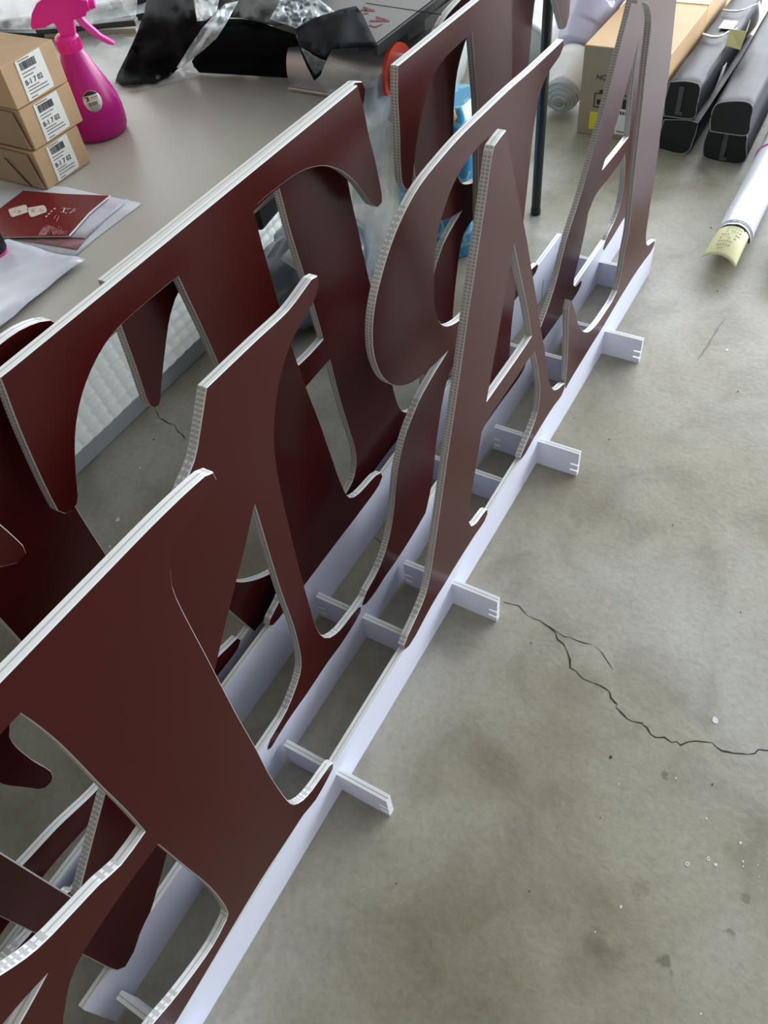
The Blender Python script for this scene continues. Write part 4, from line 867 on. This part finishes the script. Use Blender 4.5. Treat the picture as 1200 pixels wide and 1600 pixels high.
# white rolls with yellow tags
RW = mat('white_vinyl', (.74, .76, .84), rough=.38, spec=.5, bump=.25, bscale=9)
def roll(label, x0, x1, y0, y1, r, withring=True):
    c = thing('wrapped_roll', label, 'roll', (x0, y0, 0), 'white wrapped rolls with yellow tags')
    n, seg = 40, 36; vs = []
    for k in range(n + 1):
        t_ = k / n; x = x0 + (x1 - x0) * t_; y = y0 + (y1 - y0) * t_
        for i in range(seg):
            q = 6.2832 * i / seg; w = r * (1 + .022 * nz(math.cos(q) * 1.2, x * 2.5, math.sin(q), 2.2) * 2)
            vs.append((x, y + math.cos(q) * w, max(.0012, r + math.sin(q) * w)))
    for i in range(seg):
        q = 6.2832 * i / seg; vs.append((x0, y0 + math.cos(q) * r * .80, r + math.sin(q) * r * .80))
    for i in range(seg):
        q = 6.2832 * i / seg; vs.append((x0 + .25, y0 + math.cos(q) * r * .78, r + math.sin(q) * r * .78))
    fs = [(k * seg + i, k * seg + (i + 1) % seg, (k + 1) * seg + (i + 1) % seg, (k + 1) * seg + i) for k in range(n) for i in range(seg)]
    b0 = (n + 1) * seg; fs += [(i, b0 + i, b0 + (i + 1) % seg, (i + 1) % seg) for i in range(seg)] + [(b0 + i, b0 + seg + i, b0 + seg + (i + 1) % seg, b0 + (i + 1) % seg) for i in range(seg)] + [tuple(range(b0 + seg, b0 + 2 * seg))]
    mb = MB(); mb.add(vs, fs); mb.build('roll_cover', RW, c, smooth=True)
    mb = MB()
    for q in (.010, .018): mb.tube([(x0 + q, y0 + math.cos(a_) * (r * 1.012), r + math.sin(a_) * r * 1.012) for a_ in [math.pi * k / 16 for k in range(17)]], .0011, seg=6)
    mb.build('hem_stitch', mat('hem_grey', (.48, .50, .54), rough=.5), c, smooth='all')
    mb = MB(); mb.tube([(x0 - .002, y0 + math.cos(a_) * (r * .93), r + math.sin(a_) * r * .93) for a_ in [math.pi * k / 16 for k in range(17)]], .0022, seg=6); mb.build('dark_rim', INK, c, smooth='all')
    mb = MB()
    for a_, b_ in (((.018, .93), (.10, .62)), ((.35, .95), (.30, .6)), ((-.5, .8), (-.55, .6))): mb.tube([(x0 - .004, y0 + a_[0] * r, r + a_[1] * r * .92), (x0 - .004, y0 + b_[0] * r, r + b_[1] * r)], .0016, seg=5)
    mb.tube([(x0 - .006, y0 + .55 * r, r + .62 * r), (x0 - .006, y0, r + .66 * r), (x0 - .006, y0 - .6 * r, r + .72 * r)], .003, seg=5); mb.build('core_marks', INK, c)
    # yellow tag curling out of the mouth
    mb = MB(); vs = []; NU, NV = 12, 14
    for j in range(NV + 1):
        v = j / NV
        for i in range(NU + 1):
            u = i / NU - .5; a_ = math.pi / 2 + u * 2.3 * (1 - .2 * v)
            xx = x0 + .02 - .128 * v - .03 * max(0, u) * v; rr = r * .94
            vs.append((xx, y0 + .005 * v - math.cos(a_) * -rr * (1 + .30 * v), max(.004, r * .98 + math.sin(a_) * rr - .026 * v * v - .0 * abs(u))))
    mb.add(vs, [(j * (NU + 1) + i, j * (NU + 1) + i + 1, (j + 1) * (NU + 1) + i + 1, (j + 1) * (NU + 1) + i) for j in range(NV) for i in range(NU)])
    k = mb.build('yellow_tag', mat('tag_yellow_paper', (.74, .73, .42), rough=.55), c, smooth='all', solid=.001, recalc=False); k['label'] = 'pale yellow tag'
    mb = MB(); rnd = random.Random(5)
    for j in range(7):
        v = .28 + j * .095
        for s_ in range(7):
            u = .30 - s_ * .085
            if rnd.random() < .25: continue
            a0_ = math.pi / 2 + u * 1.8; a1_ = a0_ - .11; rr = r * .96
            P = [(x0 + .02 - .128 * v, y0 + .005 * v + math.cos(a_) * rr * (1 + .12 * v), r * .98 + math.sin(a_) * rr - .026 * v * v + .0012) for a_ in (a0_, a1_)]
            mb.tube(P, .0007, seg=4)
    mb.build('tag_print', mat('olive_ink', (.25, .25, .15), rough=.7), c)
roll('white wrapped roll with yellow tag beside the black bags', 2.040, 3.4, .228, .245, .0455)
roll('white wrapped roll at right picture edge, only its yellow tag showing', 2.075, 3.4, .072, .080, .0455)
mb = MB(); mb.tube([(2.50, .232 + math.cos(a_) * .0468, .0462 + math.sin(a_) * .0468) for a_ in [math.pi * k / 14 for k in range(15)]], .003, seg=6); tag(mb.build('elastic_band', mat('pink_band', (.80, .18, .40), rough=.5), smooth='all'), 'pink elastic band around the white roll', 'band')

# soft white bundle leaning by the cartons
def bundle(name, label, pts, rads, m, seed, squash=1.0, part='cloth_body'):
    c = thing(name, label, 'bundle', (pts[0][0], pts[0][1], 0))
    P = [Vector(p) for p in pts]; fine = []; fr_ = []
    for i in range(len(P) - 1):
        for j in range(7): fine.append(P[i].lerp(P[i + 1], j / 7)); fr_.append(rads[i] * (1 - j / 7) + rads[i + 1] * j / 7)
    fine.append(P[-1]); fr_.append(rads[-1]); mb = MB(); mb.tube(fine, fr_, seg=40, squash=squash)
    mb.v = [tuple(Vector(v) + Vector((.5, .8, 1)) * (.009 * ridge(v[0], v[1] + v[2], seed, 8) - .004)) for v in mb.v]
    mb.v = [(v[0], v[1], max(.0012, v[2])) for v in mb.v]
    mb.build(part, m, c, smooth='all'); return c
WC = mat('white_cloth', (.80, .81, .82), rough=.55, bump=.3, bscale=10)
b1 = bundle('cloth_bundle', 'rolled white cloth bundle leaning between table leg and carton', [(2.67, .955, .070), (2.72, .962, .085), (2.77, .97, .10), (2.82, .975, .115)], [.062, .074, .078, .072], WC, 2)
mb = MB()
for k, r_ in enumerate((.060, .048, .036, .024)):
    pts_ = []
    for a_ in range(15):
        q = 6.2832 * a_ / 14; pts_.append((2.655 - .006 * k, .957 + math.cos(q) * r_ * 1.0, .070 - .004 * k + math.sin(q) * r_ * .75))
    mb.tube(pts_, .0028, seg=5, caps=False)
mb.build('rolled_layers', mat('grey_green_layers', (.42, .50, .47), rough=.5), b1, smooth='all')
PW = mat('lilac_wrap', (.52, .50, .66), rough=.25, spec=.7, bump=.5, bscale=12, var=.15, vscale=10)
b2 = bundle('wrapped_bundle', 'lilac film-wrapped bundle lying across the carton top', [(2.835, .985, .150), (2.90, .985, .185), (2.98, .975, .25), (3.06, .93, .365), (3.18, .84, .385)], [.066, .080, .086, .086, .08], PW, 6, part='film_body')
k = MB(); k.box(0, .10, 0, .075, 0, .001, 0, frame_matrix((2.99, .975, .40), (.70, -.50, .30), (.4, .55, -.1))); o = k.build('yellow_print', mat('olive_yellow_print', (.62, .58, .22), rough=.5), b2); o['label'] = 'yellow printed patch'
bundle('cloth_bundle', 'big white plastic-wrapped bundle behind the table leg', [(2.9, 1.20, .10), (3.05, 1.21, .12), (3.3, 1.22, .14), (3.7, 1.22, .15)], [.09, .10, .11, .11], mat('white_poly_wrap', (.66, .70, .72), rough=.25, bump=.4, bscale=9), 4)
bundle('cloth_bundle', 'white plastic-wrapped bundle seen through the letter T opening', [(2.35, 1.36, .14), (2.6, 1.44, .16), (2.9, 1.55, .18), (3.3, 1.7, .2)], [.12, .14, .15, .15], mat('pale_poly_wrap', (.46, .51, .48), rough=.35, bump=.4, bscale=9), 9)
